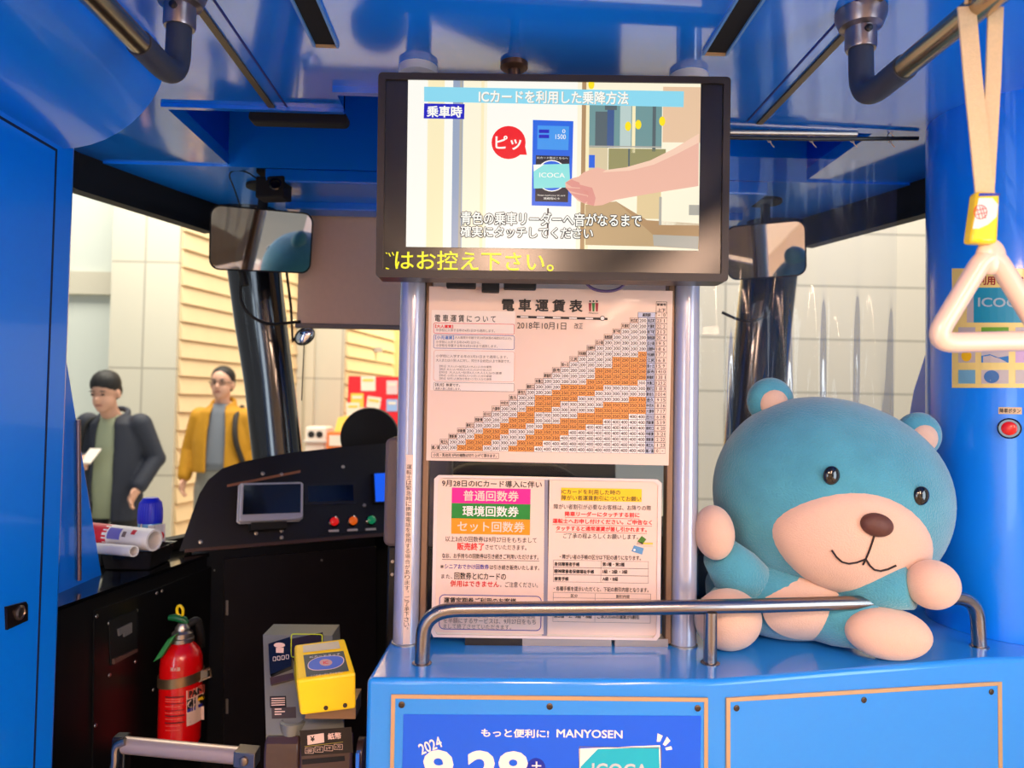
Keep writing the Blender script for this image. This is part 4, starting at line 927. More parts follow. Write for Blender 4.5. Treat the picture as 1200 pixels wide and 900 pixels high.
def slab(pts, fn, t, m, name, par, bevel=0):
    b = MB(); a = [fn(x, y, 0) for x, y in pts]; z = [fn(x, y, t) for x, y in pts]; n = len(a)
    b.raw(a + z, [list(range(n)), list(range(n, 2 * n))] + [[k, (k + 1) % n, n + (k + 1) % n, n + k] for k in range(n)])
    return b.build(name, m, par, smooth=False, bevel=bevel)
dr = slab([(109, 716), (183, 690), (246, 664), (240, 890), (107, 900)], on_face, .004, BLACK, 'access_panel', side)
pk = slab([(125, 727), (158, 714), (158, 764), (127, 780)], lambda x, y, e: on_face(x, y, .0042 + e), .002, mat('pocket_black', (5, 5, 6), .6), 'switch_recess', side)
slab([(134, 737), (150, 729), (150, 741), (141, 746), (141, 741), (135, 745)], lambda x, y, e: on_face(x, y, .0064 + e), .004, mat('switch_grey', (150, 146, 146), .35, metal=.6), 'toggle_plate', pk)
slab([(128, 772), (156, 760), (156, 763), (128, 778)], lambda x, y, e: on_face(x, y, .0064 + e), .006, mat('ledge_brown', (90, 66, 58), .4), 'recess_ledge', pk)
for x, y in ((111.5, 722), (158.5, 715.5), (126, 730), (126.5, 791), (157, 775), (110, 850), (178, 808), (184, 842), (182, 695), (188, 692.5), (250, 668)):
    q = on_face(x, y, .004); b = MB(); b.lathe(q, [(.0042, 0), (.0036, .0014), (.0012, .002), (0, .002)], 12, 0, fn_); b.build('screw', mat('bright_screw', (190, 182, 176), .3, metal=1), side)
# front cabinet below the dash
fc = thing('front_cabinet', ((DA + DB) / 2).to_tuple()[:2] + (.03,), 'black cabinet front below the instrument panel with hinged door', 'cabinet')
b = MB(); p0 = V((DA.x, DA.y, .031)); p1 = p0 + DD * .52
b.prism([p0, p1, p1 - DN * .03 , p0 - DN * .03], (0, 0, DA.z - .033)); b.build('body', BLACK, fc, smooth=False)
def on_front(px, py, e): return PP(px, py, p0 + DN * .0012, DN) + DN * e
slab([(262, 655), (440, 640), (440, 900), (262, 900)], on_front, .005, mat('door_black', (24, 19, 20), .34, noise=.25, nscale=20), 'door', fc)
for y in (703, 818): slab([(264, y), (266.5, y), (266.5, y + 17), (264, y + 17)], lambda x, yy, e: on_front(x, yy, .0052 + e), .004, STEEL, 'hinge', fc)
slab([(375, 655), (377, 655), (377, 657), (375, 657)], lambda x, yy, e: on_front(x, yy, .0052 + e), .003, STEEL, 'screw', fc)
# slanted instrument panel
DC = P(262, 548, 2.06); nrm = (DB - DA).cross(DC - DA).normalized()
if nrm.y > 0: nrm = -nrm
def on_dash(px, py, e): return PP(px, py, DA, nrm) + nrm * e
dash = thing('instrument_panel', DA + V((.2, .1, -.002)), 'sloping black instrument panel with display and coloured push buttons in the cab', 'instrument panel')
out = [(214, 643), (228, 602), (236, 580), (246, 564), (262, 551), (286, 543), (340, 533), (400, 526), (560, 512), (720, 506), (720, 600), (560, 613), (470, 621)]
b = MB(); a = [on_dash(x, y, 0) for x, y in out]; z = [p + V((-.008, .04, -.006)) for p in a]; n = len(a)
b.raw(a + z, [list(range(n)), list(range(n, 2 * n))] + [[k, (k + 1) % n, n + (k + 1) % n, n + k] for k in range(n)]); b.build('fascia', DASH, dash, smooth=False, bevel=.006)
slab([(216, 644), (470, 623), (470, 627), (216, 648)], on_dash, .006, mat('bronze_lip', (92, 66, 54), .35, metal=.5), 'lower_lip', dash)
slab([(266, 568), (352, 551), (352, 554), (266, 571)], on_dash, .002, mat('bronze_reflector', (150, 96, 66), .5), 'upper_strip', dash)
slab([(356, 567), (416, 565), (417, 590), (357, 592)], on_dash, .003, mat('bezel_black', (34, 32, 34), .3), 'display_bezel', dash)
slab([(360, 570), (413, 568.5), (414, 587), (361, 588.5)], lambda x, y, e: on_dash(x, y, .003 + e), .001, mat('display_off', (8, 7, 8), .12, coat=.5), 'display', dash)
for i, (x, c, lab) in enumerate(((391, (232, 20, 20), 'red'), (413, (236, 96, 10), 'orange'), (434.5, (10, 130, 84), 'green'))):
    y = 611.5 - i * .9; q = on_dash(x, y, 0); b = MB(); b.lathe(q, [(.0165, 0), (.0165, .004), (.0130, .006), (.0128, .003)], 24, 0, nrm); h = b.build('button_ring', BLACKG, dash)
    b = MB(); b.lathe(q + nrm * .003, [(.0122, 0), (.0122, .007), (.009, .0095), (0, .010)], 24, 0, nrm); bt = b.build('push_button', screen('button_%s' % lab, c, .7), dash); bt['label'] = 'round %s push button' % lab
    slab([(x - 6, y + 9.5), (x + 6, y + 9.0), (x + 6, y + 11.5), (x - 6, y + 12)], on_dash, .001, mat('tag_white', (210, 206, 200), .5), 'button_tag', dash)
for x, y in ((427, 592), (235, 635), (300, 625), (330, 630), (330, 622), (402, 547), (330, 556), (308, 555)):
    q = on_dash(x, y, 0); b = MB(); b.lathe(q, [(.006, 0), (.005, .0018), (.0018, .0026), (0, .0026)], 12, 0, nrm); b.build('screw', STEEL, dash)
tab = thing('tablet', on_dash(316, 612, .03), 'silver framed tablet with dark screen on a stand before the instrument panel', 'tablet')
def on_tab(px, py, e): return PP(px, py, DA + nrm * .03, nrm) + nrm * e
b = MB(); o = [(278.5, 611), (280.5, 570), (283, 567.5), (351, 566), (354, 568.5), (353.5, 607), (350, 610), (281, 613)]
a = [on_tab(x, y, 0) for x, y in o]; z = [on_tab(x, y, .014) for x, y in o]; n = len(a); b.raw(a + z, [list(range(n)), list(range(n, 2 * n))] + [[k, (k + 1) % n, n + (k + 1) % n, n + k] for k in range(n)])
b.build('case', mat('tablet_silver', (205, 202, 204), .3, metal=.4), tab, smooth=False, bevel=.003)
slab([(282.5, 604.5), (284, 570), (350.5, 568.5), (350, 602)], lambda x, y, e: on_tab(x, y, .0142 + e), .0015, mat('tablet_glass', (14, 16, 26), .12, coat=.5), 'screen', tab)
b = MB(); b.prism([on_tab(x, y, .002) for x, y in ((294, 611), (336, 609), (336, 619), (294, 621))], nrm * -.028); b.build('stand', BLACKM, tab, smooth=False)
bd = thing('cab_display', on_dash(445, 590, .02), 'small bright blue lit display at the right end of the instrument panel', 'display')
slab([(435, 556), (462, 554.5), (462, 590), (436.5, 591)], on_dash, .018, BLACKM, 'case', bd); slab([(436, 557), (461, 555.5), (461, 588.5), (437.5, 589.5)], lambda x, y, e: on_dash(x, y, .0182 + e), .0015, screen('display_blue', (20, 92, 240), 1.0), 'screen', bd)
# black round headed thing beyond the dash
q = P(437, 511, 2.52); rm = thing('round_sensor_disc', (q.x, 2.47, 1.2), 'black round disc standing behind the instrument panel top beside the left pole', 'disc')
b = MB(); b.lathe((q.x, 2.44, q.z), [(.0, -.01), (.07, -.008), (.096, 0), (.099, .02), (.085, .04), (.04, .05), (0, .052)], 40, 0, (0, 1, 0)); b.build('head', BLACKM, rm, angle=60)
b = MB(); b.tube([(q.x, 2.46, 1.062), (q.x, 2.46, q.z - .09)], .012, 12); b.build('stem', BLACKM, rm)
# seat and padded panel behind the poles
seat = thing('driver_chair', (.06, 1.62, .03), 'black driver seat showing behind the clear notice board', 'seat')
def pad(name, x0, x1, z0, z1, y0, y1, r, m, par, bev=.02):
    b = MB(); b.prism([(x, y0, z) for x, z in rrect(x0, z0, x1, z1, r, 7)], (0, y1 - y0, 0)); return b.build(name, m, par, bevel=bev, seg=3)
xa, xb = P(505, 600, 1.66).x, P(692, 600, 1.66).x
pad('backrest', xa, xb, .62, P(600, 545, 1.66).z, 1.64, 1.76, .10, mat('seat_black', (24, 23, 24), .75, bump=.3), seat)
pad('seat_cushion', xa, xb, .48, .62, 1.66, 2.06, .05, mat('seat_cloth', (28, 28, 32), .8), seat)
b = MB(); b.box((xa + .1, 1.72, .031), (xb - .1, 1.95, .48)); b.build('pedestal', BLACK, seat, bevel=.01)
bk = thing('cab_equipment_box', (.30, 1.9, .03), 'dark equipment cabinet in the cab behind the seat and the plush toy', 'cabinet')
b = MB(); b.box((.33, 1.70, .031), (.96, 2.02, 1.20)); b.build('body', BLACKM, bk, bevel=.01)
for k in range(3): b = MB(); b.box((.36 + .2 * k, 1.694, .9), (.53 + .2 * k, 1.7005, 1.16)); dd = b.build('door', BLACK, bk, bevel=.003); b = MB(); b.box((.50 + .2 * k, 1.686, 1.0), (.515 + .2 * k, 1.6945, 1.06)); b.build('handle', STEEL, dd, bevel=.002)
pp = thing('padded_panel', (P(459, 640, 1.42).x + .03, 1.43, 1.20), 'grey brown padded cushion with rounded corner behind the left pole', 'cushion')
x0 = P(450, 580, 1.42).x; z1, z0 = P(459, 513, 1.42).z, P(459, 641, 1.42).z
pad('cushion', x0, x0 + .13, z0, z1, 1.42, 1.49, .014, mat('taupe_vinyl', (128, 112, 104), .6, noise=.08, nscale=30, bump=.15), pp, .008)
b = MB(); b.box((x0 + .008, 1.43, .03), (x0 + .10, 1.47, z0 - .0005)); b.build('post', BLACK, pp, bevel=.004)
for z in (z0 - .03, z0 - .055):
    b = MB(); b.lathe((x0 + .018, 1.4305, z), [(.004, 0), (.003, .002), (0, .0022)], 12, 0, (0, -1, 0)); b.build('screw', STEEL, pp)

# ------------------------------------------------------------------ things on the side cabinet
TZ = zt_c + .0055
q = PZ(165, 662, TZ)
tray = thing('tray', q, 'shallow black plastic tray with flared rim on the side cabinet worktop', 'tray')
ca, cb2 = q + V((-.055, -.02, 0)), q + V((.045, .03, 0))
def trayring(dx, dz): return [V((q.x - .058 - dx, q.y - .055 - dx, TZ + dz)), V((q.x + .046 + dx, q.y - .055 - dx, TZ + dz)), V((q.x + .046 + dx, q.y + .055 + dx, TZ + dz)), V((q.x - .058 - dx, q.y + .055 + dx, TZ + dz))]
b = MB(); b.rings([trayring(0, .0005), trayring(.008, .045), trayring(.013, .047), trayring(.006, .045), trayring(-.003, .004)], 0, True, True); b.build('pan', mat('tray_black', (30, 27, 27), .22, coat=.5), tray, bevel=.002)
def roll(name, pa, pb, r, lab, red):
    t = thing(name, (pa + pb) / 2 - V((0, 0, r)), lab, 'paper roll', 'rolled papers')
    ax = (pb - pa).normalized(); L = (pb - pa).length; b = MB()
    b.lathe(pa, [(r * .8, 0), (r, 0), (r, L * .36)], 26, 1 if red else 0, ax); b.lathe(pa + ax * L * .36, [(r, 0), (r, L * .64), (r * .8, L * .64), (r * .78, L * .2)], 26, 0, ax)
    b.build('sheet', [mat('roll_paper', (240, 232, 226), .5), mat('roll_red', (210, 16, 44), .5)], t, angle=50)
    if red:
        u = V((-.3, -.8, .5)); u = (u - ax * u.dot(ax)).normalized(); w = ax.cross(u); b = MB()
        def cp(l, a, k=1.012): return pa + ax * L * l + (u * math.cos(a) + w * math.sin(a)) * r * k
        for l0, l1, a0_, a1_, m in ((.36, .42, -1.2, 1.2, 1), (.44, .62, -.5, .6, 2), (.65, .70, -.2, .3, 0), (.76, .82, -.5, .0, 1)):
            for k in range(6): aa, ab = a0_ + (a1_ - a0_) * k / 6, a0_ + (a1_ - a0_) * (k + 1) / 6; b.poly([cp(l0, aa), cp(l1, aa), cp(l1, ab), cp(l0, ab)], m)
        b.build('print', [GREYINK, mat('print_red', (214, 20, 50), .5), mat('print_violet', (120, 116, 206), .5)], t)
pa, pb = P(118, 624, 1.76), P(190, 637, 1.71)
roll('rolled_paper', P(100, 624, 1.79), P(181, 633, 1.725), .0255, 'larger rolled paper with red printing lying across the black tray', True)
roll('rolled_paper', P(110, 642, 1.74), P(157, 646, 1.672), .0125, 'thinner white rolled paper at the front of the black tray', False)
q = V((P(175, 640, 1.87).x, 1.87, TZ)); can = thing('spray_can', q, 'spray can with dark blue cap standing behind the black tray', 'spray can')
r_ = 26 / 2 / 850 * 1.87; zc = P(175, 612, 1.87).z; ztop = P(175, 583, 1.87).z
b = MB(); b.lathe(q, [(r_ * .96, .0005), (r_, .004), (r_, zc - q.z - .004), (r_ * .95, zc - q.z)], 30); bd_ = b.build('body', mat('can_pale_blue', (120, 176, 226), .25, metal=.3), can)
b = MB(); h = ztop - zc
b.lathe(V((q.x, q.y, zc - .0005)), [(r_ * 1.02, 0), (r_ * 1.02, h * .12), (r_ * .99, h * .5), (r_ * .86, h * .84), (r_ * .6, h), (0, h)], 30)
for k in range(30):
    a = 2 * PI * k / 30; p_ = V((q.x + r_ * math.cos(a), q.y + r_ * math.sin(a), zc + h * .1)); b.tube([p_, p_ + V((-.02 * r_ * math.cos(a), -.02 * r_ * math.sin(a), h * .4)), p_ + V((-.13 * r_ * math.cos(a), -.13 * r_ * math.sin(a), h * .72))], .0011, 5)
b.build('cap', mat('cap_blue', (14, 34, 216), .35), can, angle=30)
s = Sign(lambda px, py, e: (lambda p: V((p.x, q.y - math.sqrt(max(0, (r_ + e) ** 2 - (p.x - q.x) ** 2)), p.z)))(P(px, py, 1.84)))
s.rect(173, 616, 187.5, 645, mat('can_white', (226, 220, 220), .4), .5, 0, 6); s.disc(182, 630, 4.2, 5, mat('can_red', (220, 30, 40), .4), 1); s.rect(179, 617.5, 184, 620, INK, 1, 0); s.rect(164, 614, 166, 645, WHITE, .5, 0); s.text('SPRAY', 164.4, 620, 165.6, 640, INK, 0, 2) if False else None
s.build('can_print', bd_)
# low dark sill strip behind
b = MB(); b.prism([(-.97, 1.80, zt_c + .0055), (-.835, 2.10, zt_c + .0055), (-.80, 2.085, zt_c + .0055), (-.93, 1.785, zt_c + .0055)], (0, 0, .03)); structure(b, 'trim_13', BLACKM, smooth=False, bevel=.003)

# ------------------------------------------------------------------ fire extinguisher
ex_c = V((P(212, 800, 1.72).x, 1.72, P(212, 870, 1.72).z))
ext = thing('fire_extinguisher', ex_c, 'red fire extinguisher strapped upright to the black side cabinet', 'fire extinguisher')
R_ = 46 / 2 / 850 * 1.72
def zz(py): return P(212, py, 1.72).z - ex_c.z
b = MB(); b.lathe(ex_c, [(R_ * .85, 0), (R_ * .97, .004), (R_, .012), (R_, zz(778)), (R_ * .96, zz(768)), (R_ * .82, zz(760)), (R_ * .58, zz(754)), (R_ * .46, zz(751))], 40); bod = b.build('cylinder', RED, ext)
b = MB(); b.lathe(ex_c, [(R_ * .50, zz(752)), (R_ * .56, zz(751)), (R_ * .56, zz(747)), (R_ * .50, zz(746)), (R_ * .50, zz(741)), (R_ * .36, zz(738)), (R_ * .36, zz(735)), (R_ * .22, zz(730)), (0, zz(730))], 24); b.build('valve_collar', mat('valve_steel', (196, 184, 172), .3, metal=.9), ext)
zv = ex_c.z
def E_(px, py, dy=0): p = P(px, py, 1.72); return V((p.x, 1.72 + dy, p.z))
b = MB()
for pts in ([E_(210, 740, -.030), E_(202, 752, -.034), E_(195, 765, -.038)], ): b.obox((pts[0] + pts[2]) / 2, (pts[2] - pts[0]) / 2, V((.010, 0, .006)), V((0, .011, 0)))
b.build('lower_lever', mat('lever_green', (40, 130, 60), .4), ext, bevel=.003)
b = MB(); b.tube([E_(198, 724), E_(207, 723.5), E_(216, 727), E_(219, 731)], [.006, .009, .009, .006], 12); b.build('upper_lever', mat('lever_dark_green', (10, 96, 50), .4), ext)
b = MB(); b.tube([E_(216, 731), E_(214, 738), E_(212, 742)], .007, 10); b.build('valve_stem', mat('stem_steel', (170, 160, 150), .3, metal=.9), ext)
b = MB(); lp = [E_(211 + 3.6 * math.cos(t) - .6 * math.sin(t), 716 - 6.2 * math.sin(t)) for t in [2 * PI * k / 18 for k in range(19)]]; b.tube(lp, .0034, 8, 0, False); b.build('pull_ring', YELLOW, ext)
b = MB(); b.tube(bez([E_(219, 733, .01), E_(228, 728, .02), E_(229, 745, .03), E_(226, 765, .05)], 8, .02), .009, 12); b.build('hose', BLACKM, ext)
s = Sign(lambda px, py, e: (lambda p: V((p.x, 1.72 - math.sqrt(max(1e-9, (R_ + e) ** 2 - (p.x - ex_c.x) ** 2)), p.z)))(P(px, py, 1.69)))
s.rect(220, 808, 233, 850, PAPER, .3, 0, 8); s.rect(221, 808, 233.5, 818, mat('label_pink', (220, 90, 70), .5), .6, 0, 6); s.text('PAN', 222.5, 809.5, 232, 817, INK, .05, 1.5, 0); s.rect(220.5, 819, 233.4, 830, INK, .6, 0, 6); s.disc(224.5, 824.5, 3.6, 4.6, PAPER, 1); s.disc(231, 823.5, 2.6, 4, YEL, 1); s.rect(220.5, 830, 233, 834, BLUEINK, .6, 0, 6); s.line(223, 846, 229, 838, .6, INK, 1); s.line(222, 841, 230, 844, .5, INK, 1)
s.build('label_print', bod)
s = Sign(s.fn)
for k, y in enumerate((813, 821, 829, 835, 843)): s.rect(196.5, y, 218, y + (1.6 if k in (0, 3, 4) else .8), mat('label_dark_red', (110, 0, 8), .5), .3, 0, 8)
for k, y in enumerate((816, 818.5, 824.5, 832, 839, 847, 852)): s.rect(197, y, 214, y + .6, mat('label_pale_red', (240, 120, 100), .5), .3, 0, 8)
s.build('instruction_lines', bod)
s = Sign(s.fn); s.text('消火器', 203.5, 779, 214.5, 783.5, PAPER, .02, 1, 0); s.build('shoulder_lettering', bod)
hb = thing('extinguisher_bracket', E_(212, 792, R_), 'steel band and clip holding the red extinguisher to the cabinet', 'bracket')
b = MB(); rr_ = R_ + .0012; zb0, zb1 = zz(798) + ex_c.z, zz(787) + ex_c.z
N = 44
b.rings([[V((ex_c.x + (rr_ + d) * math.cos(2 * PI * j / N), 1.72 + (rr_ + d) * math.sin(2 * PI * j / N), z + .006 * math.cos(2 * PI * j / N))) for j in range(N)] for d, z in ((0, zb0), (.0022, zb0), (.0022, zb1), (0, zb1))], 0, False, False); b.build('band', mat('band_steel', (170, 140, 104), .35, metal=.9), hb)
b = MB(); c0 = V((ex_c.x + R_ + .008, 1.715, (zb0 + zb1) / 2 + .006)); b.obox(c0, V((.010, 0, .004)), V((0, .006, 0)), V((0, 0, .012))); b.tube([c0 + V((.004, -.008, .010)), c0 + V((.016, -.008, .016)), c0 + V((.018, -.006, -.002)), c0 + V((.0, -.008, -.008))], .0025, 8); b.build('clip', mat('clip_steel', (180, 160, 130), .3, metal=.9), hb)
b = MB(); b.box((ex_c.x - .05, 1.7205 + R_ * .1, ex_c.z - .012), (ex_c.x + .02, 1.76, ex_c.z - .001)); b.build('support_shelf', BLACK, hb, bevel=.002)

# ------------------------------------------------------------------ lock on the left door panel
lk = PX(18, 720, -.7598)
lock = thing('door_lock', lk, 'small square black lock with round cylinder on the blue left panel', 'lock')
b = MB(); L_ = [PX(5, 711, -.7598), PX(28, 705, -.7598), PX(30, 709, -.7598), PX(30, 727, -.7598), PX(6, 738, -.7598)]
b.prism(L_, (.004, 0, 0)); b.build('plate', mat('lock_plate', (40, 30, 30), .35, metal=.6), lock, smooth=False)
c = PX(23, 718, -.755); b = MB(); b.lathe(c - V((.002, 0, 0)), [(.012, 0), (.012, .004), (.009, .006), (.008, .004), (0, .004)], 24, 0, (1, 0, 0)); b.build('cylinder', mat('lock_cylinder', (120, 108, 100), .3, metal=.9), lock)

# ------------------------------------------------------------------ gate arm
ga, gb = P(147, 873, 1.33), P(306, 888, 1.27)
gate = thing('gate_arm', ga, 'steel gate arm reaching from the cabinet to the fare box', 'gate')
b = MB(); b.tube([ga, ga.lerp(gb, .5), ga.lerp(gb, .84)], .0145, 20); b.tube([ga.lerp(gb, -.03), ga.lerp(gb, 0.001)], .011, 16); b.build('arm_tube', mat('gate_steel', (206, 182, 162), .4, metal=.55), gate)
b = MB(); m = ga.lerp(gb, .90); b.obox(m, (gb - ga).normalized() * .020, V((0, .016, 0)), V((0, 0, .013))); b.lathe(m + V((0, -.016, 0)), [(.008, 0), (.008, .003), (.004, .005), (0, .005)], 16, 0, (0, -1, 0)); b.build('hinge_block', mat('hinge_steel', (150, 138, 126), .3, metal=.9), gate, bevel=.002)
b = MB(); b.tube(bez([ga + V((.006, -.012, .012)), ga + V((-.012, -.012, .004)), ga + V((-.012, -.01, -.03)), ga + V((-.022, -.006, -.05))], 6, .012), .007, 10); b.build('latch_hook', mat('hook_steel', (170, 160, 150), .28, metal=1), gate)
b = MB(); b.box((ga.x - .03, 1.34, .031), (ga.x - .006, 1.365, ga.z + .008)); b.build('post', BLACK, gate, bevel=.003)

# ------------------------------------------------------------------ fare box with card reader
FBZ = .031
xL, xR = P(309, 870, 1.2).x, P(424, 870, 1.2).x
fb = thing('fare_box', ((xL + xR) / 2, 1.3, .03), 'dark bronze fare box with sloping top and bank note slot', 'fare box')
GMET = mat('gunmetal', (126, 130, 122), .4, metal=.3); DBR = mat('dark_bronze_plastic', (66, 48, 42), .32, coat=.3)
fp = ((1.215, FBZ), (1.215, .955), (1.335, 1.078), (1.40, 1.078), (1.40, FBZ))
fl_ = [V((xL - .001 if y < 1.3 else P(308, 750, 1.335).x, y, z)) for y, z in fp]; fr_ = [V((P(404, 870, 1.215).x if y < 1.3 else P(389, 750, 1.335).x, y, z)) for y, z in fp]
b = MB(); b.raw(fl_ + fr_, [[0, 1, 2, 3, 4], [5, 6, 7, 8, 9]] + [[k, (k + 1) % 5, 5 + (k + 1) % 5, 5 + k] for k in range(5)]); b.build('body', GMET, fb, smooth=False)
def on_top(px, py, e): n = V((0, -.716, .698)); return PP(px, py, V((0, 1.215, .955)), n) + n * e
def on_ff(px, py, e): return P(px, py, 1.1985 - e)
b = MB(); prof = [(1.2145, .60), (1.2005, .60), (1.2005, .93), (1.203, .945), (1.2145, .955)]
xm = P(351, 870, 1.2).x; xe = P(413, 870, 1.2).x
b.prism([(xm, y - .002, z + .008) for y, z in prof], (xe - xm, 0, 0)); b.build('note_unit', DBR, fb, bevel=.004)
b = MB(); b.prism([(xL, y, z) for y, z in prof], (xm - xL - .001, 0, 0)); b.build('coin_unit', DBR, fb, bevel=.004)
c = on_ff(337, 852, 0); b = MB(); b.lathe(V((c.x, 1.232, .93)), [(.021, 0), (.021, .040), (.017, .042), (.015, .034), (0, .032)], 26); b.build('coin_cup', GMET, fb)
b = MB(); b.lathe(V((xe + .004, 1.235, .915)), [(.026, 0), (.026, .010), (.02, .014), (.0, .014)], 26, 0, (1, 0, 0)); b.build('side_knob', DBR, fb)
b = MB(); b.box((P(418, 880, 1.21).x, 1.202, .5), (P(422, 880, 1.21).x, 1.2145, P(420, 884, 1.2).z)); b.build('blue_edge', BLUE, fb, smooth=False)
# sloping dark display and ticket window on the top
dsp = slab([(316, 758), (341, 750), (343, 784), (318, 794)], on_top, .012, mat('panel_navy', (16, 22, 40), .25), 'ticket_panel', fb)
s = Sign(lambda x, y, e: on_top(x, y, .0122 + e)); s.disc(329, 760, 6.5, 3, PAPER, 1); s.rect(325, 763, 334, 769, PAPER, 1); s.text('CARD', 320.5, 774, 340, 779, CELL, .02, 1, -8) if False else None
for k in range(4): s.frame(321.5 + 5 * k, 773.5 - k * .8, 325 + 5 * k, 778.5 - k * .8, .5, CELL, 1, .5)
s.build('panel_print', dsp)
tw = slab([(341, 752), (379, 744), (379.5, 775), (344, 775)], on_top, .010, mat('window_dark', (44, 34, 36), .2), 'ticket_window', fb)
s = Sign(lambda x, y, e: on_top(x, y, .0102 + e)); s.frame(342, 746, 379, 774, 1.1, mat('lime_edge', (190, 214, 20), .4), 1, 3); s.build('window_edge', tw)
slab([(317, 796), (344, 790), (345, 797), (318, 804)], on_top, .006, DBR, 'coin_slot', fb)
s = Sign(lambda x, y, e: on_top(x, y, .0003 + e)); s.rect(316.5, 816, 335.5, 829.5, INK, .3, -2); s.rect(318.5, 829, 347, 842, mat('plate_dark', (70, 62, 58), .4), .3, -2)
for k in range(4): s.rect(318, 818 + 2.6 * k, 334, 819.2 + 2.6 * k, PAPER, 1, -2)
for k in range(3): s.rect(322, 830.5 + 3 * k, 330 + 4 * (k % 2), 832 + 3 * k, PAPER, 1, -2)
s.build('instruction_print', fb)
s = Sign(lambda x, y, e: P(x, y, 1.1982 - e)); s.rect(352, 854, 413, 884, mat('label_black', (20, 14, 14), .3), .2, -4)
s.poly([(360, 862), (379.5, 859), (380, 870), (360.5, 873)], PAPER, 1); s.text('¥', 363.5, 862.5, 369, 869, INK, .03, 2, -6); s.text('紙幣', 384, 858.5, 400, 866.5, PAPER, .03, 1, -5); s.line(357, 875, 402, 869.5, .6, mat('olive_line', (170, 160, 60), .5), 1)
for k, t in enumerate(('1000', '2千', '5千', '1万')): x, y = 357.5 + 11.3 * k, 876.5 - 1.5 * k; s.frame(x, y, x + 10, y + 6.5, .4, PAPER, 1); s.text(t, x + 2, y + 1.7, x + 8, y + 5, PAPER, 0, 1.5, -6)
s.rect(354, 888, 404, 894, mat('slot_dark', (6, 5, 5), .6), .2, -5); s.build('note_label', fb)
# yellow reader
rd = thing('card_reader', (P(384, 838, 1.19).x, 1.22, P(384, 842, 1.19).z), 'yellow wedge card reader with blue oval touch mark on the fare box', 'card reader')
fl = [(352, 839), (417.5, 831), (417, 788.5), (347, 797.5)]
tf = [P(x, y, 1.172) for x, y in fl]; tb_ = [P(345, 755, 1.262), P(404, 747.5, 1.262)]
# front bottom left/right, front top, back top
bl_, br2, tr2, tl2 = tf; kl, kr = tb_
bb_l, bb_r = V((kl.x, 1.262, bl_.z + .03)), V((kr.x, 1.262, br2.z + .03))
b = MB(); b.raw([bl_, br2, tr2, tl2, kl, kr, bb_l, bb_r], [[0, 1, 2, 3], [3, 2, 5, 4], [4, 5, 7, 6], [0, 3, 4, 6], [1, 7, 5, 2], [0, 6, 7, 1]]); b.build('case', YELLOW, rd, smooth=False, bevel=.004)
tn = (tr2 - tl2).cross(kl - tl2).normalized()
if tn.z < 0: tn = -tn
s = Sign(lambda x, y, e: PP(x, y, tl2 + tn * .0008, tn) + tn * e)
s.poly([(355, 757), (396.5, 751.5), (399, 760), (355.5, 765)], mat('reader_window', (206, 196, 160), .3), .3)
s.poly([(355.5, 768), (402.5, 763), (409, 786.5), (359, 793.5)], mat('reader_grey', (74, 78, 70), .4), .3)
ovp = [(382 + 21.5 * math.copysign(abs(math.cos(t)) ** .75, math.cos(t)), 777.3 - 3.2 * math.cos(t) + 8.2 * math.copysign(abs(math.sin(t)) ** .9, math.sin(t))) for t in [2 * PI * k / 36 for k in range(36)]]
s.poly(ovp, PAPER, 1); s.poly([(382 + (x - 382) * .95, 777.3 + (y - 777.3) * .92) for x, y in ovp], mat('reader_blue', (78, 108, 196), .4), 2); s.disc(382, 777, 7.5, 4, mat('reader_pink', (206, 160, 150), .4), 3)
s.text('IC', 379, 775.5, 385, 778.8, REDINK, .03, 4, -6); s.text('ICカードタッチ', 363, 767.5, 399, 769.8, CELL, 0, 1.5, -6); s.text('ここにタッチしてください', 364, 789.2, 402, 791.5, CELL, 0, 1.5, -7)
s.build('touch_mark', rd)
for x, y in ((382, 829.5), (404.5, 826.5)):
    c = P(x, y, 1.1715); b = MB(); b.lathe(c, [(.0036, 0), (.0034, .0012), (.0015, .0014), (0, .0006)], 14, 0, (0, -1, 0)); b.build('screw', mat('reader_screw', (40, 24, 16), .4), rd)
b = MB(); b.box((bl_.x + .003, 1.19, bl_.z - .012), (br2.x - .004, 1.24, br2.z + .006)); b.build('mount', mat('mount_bronze', (140, 112, 84), .35, metal=.6), rd, smooth=False)

# ================================================================== people on the platform
def fuse(mb, name, m, parent, voxel=.011, it=6):
    """melt overlapping rings, tubes and balls into one continuous skin"""
    o = mb.build(name, m, parent)
    r_m = o.modifiers.new('fuse', 'REMESH'); r_m.mode = 'VOXEL'; r_m.voxel_size = voxel; r_m.use_smooth_shade = True
    sm = o.modifiers.new('soft', 'SMOOTH'); sm.iterations = it; sm.factor = .5
    dg = bpy.context.evaluated_depsgraph_get(); m2 = bpy.data.meshes.new_from_object(o.evaluated_get(dg)); o.modifiers.clear(); o.data = m2
    if not m2.materials: m2.materials.append(m)
    for p in m2.polygons: p.use_smooth = True
    return o
SKINM = mat('skin_tone', (226, 172, 146), .55); HAIR = mat('black_hair', (24, 20, 20), .6)
def oval(o0, z, cx, cy, rx, ry, n=24): return [o0 + V((cx + rx * math.cos(2 * PI * j / n), cy + ry * math.sin(2 * PI * j / n), z)) for j in range(n)]
def limbs(b, o0, pts, rad):
    pts = [o0 + V(p) for p in pts]; b.tube(pts, rad, 14)
    for p, r in zip(pts, rad): b.ell(p, (r, r, r), None, 0, 14, 10)
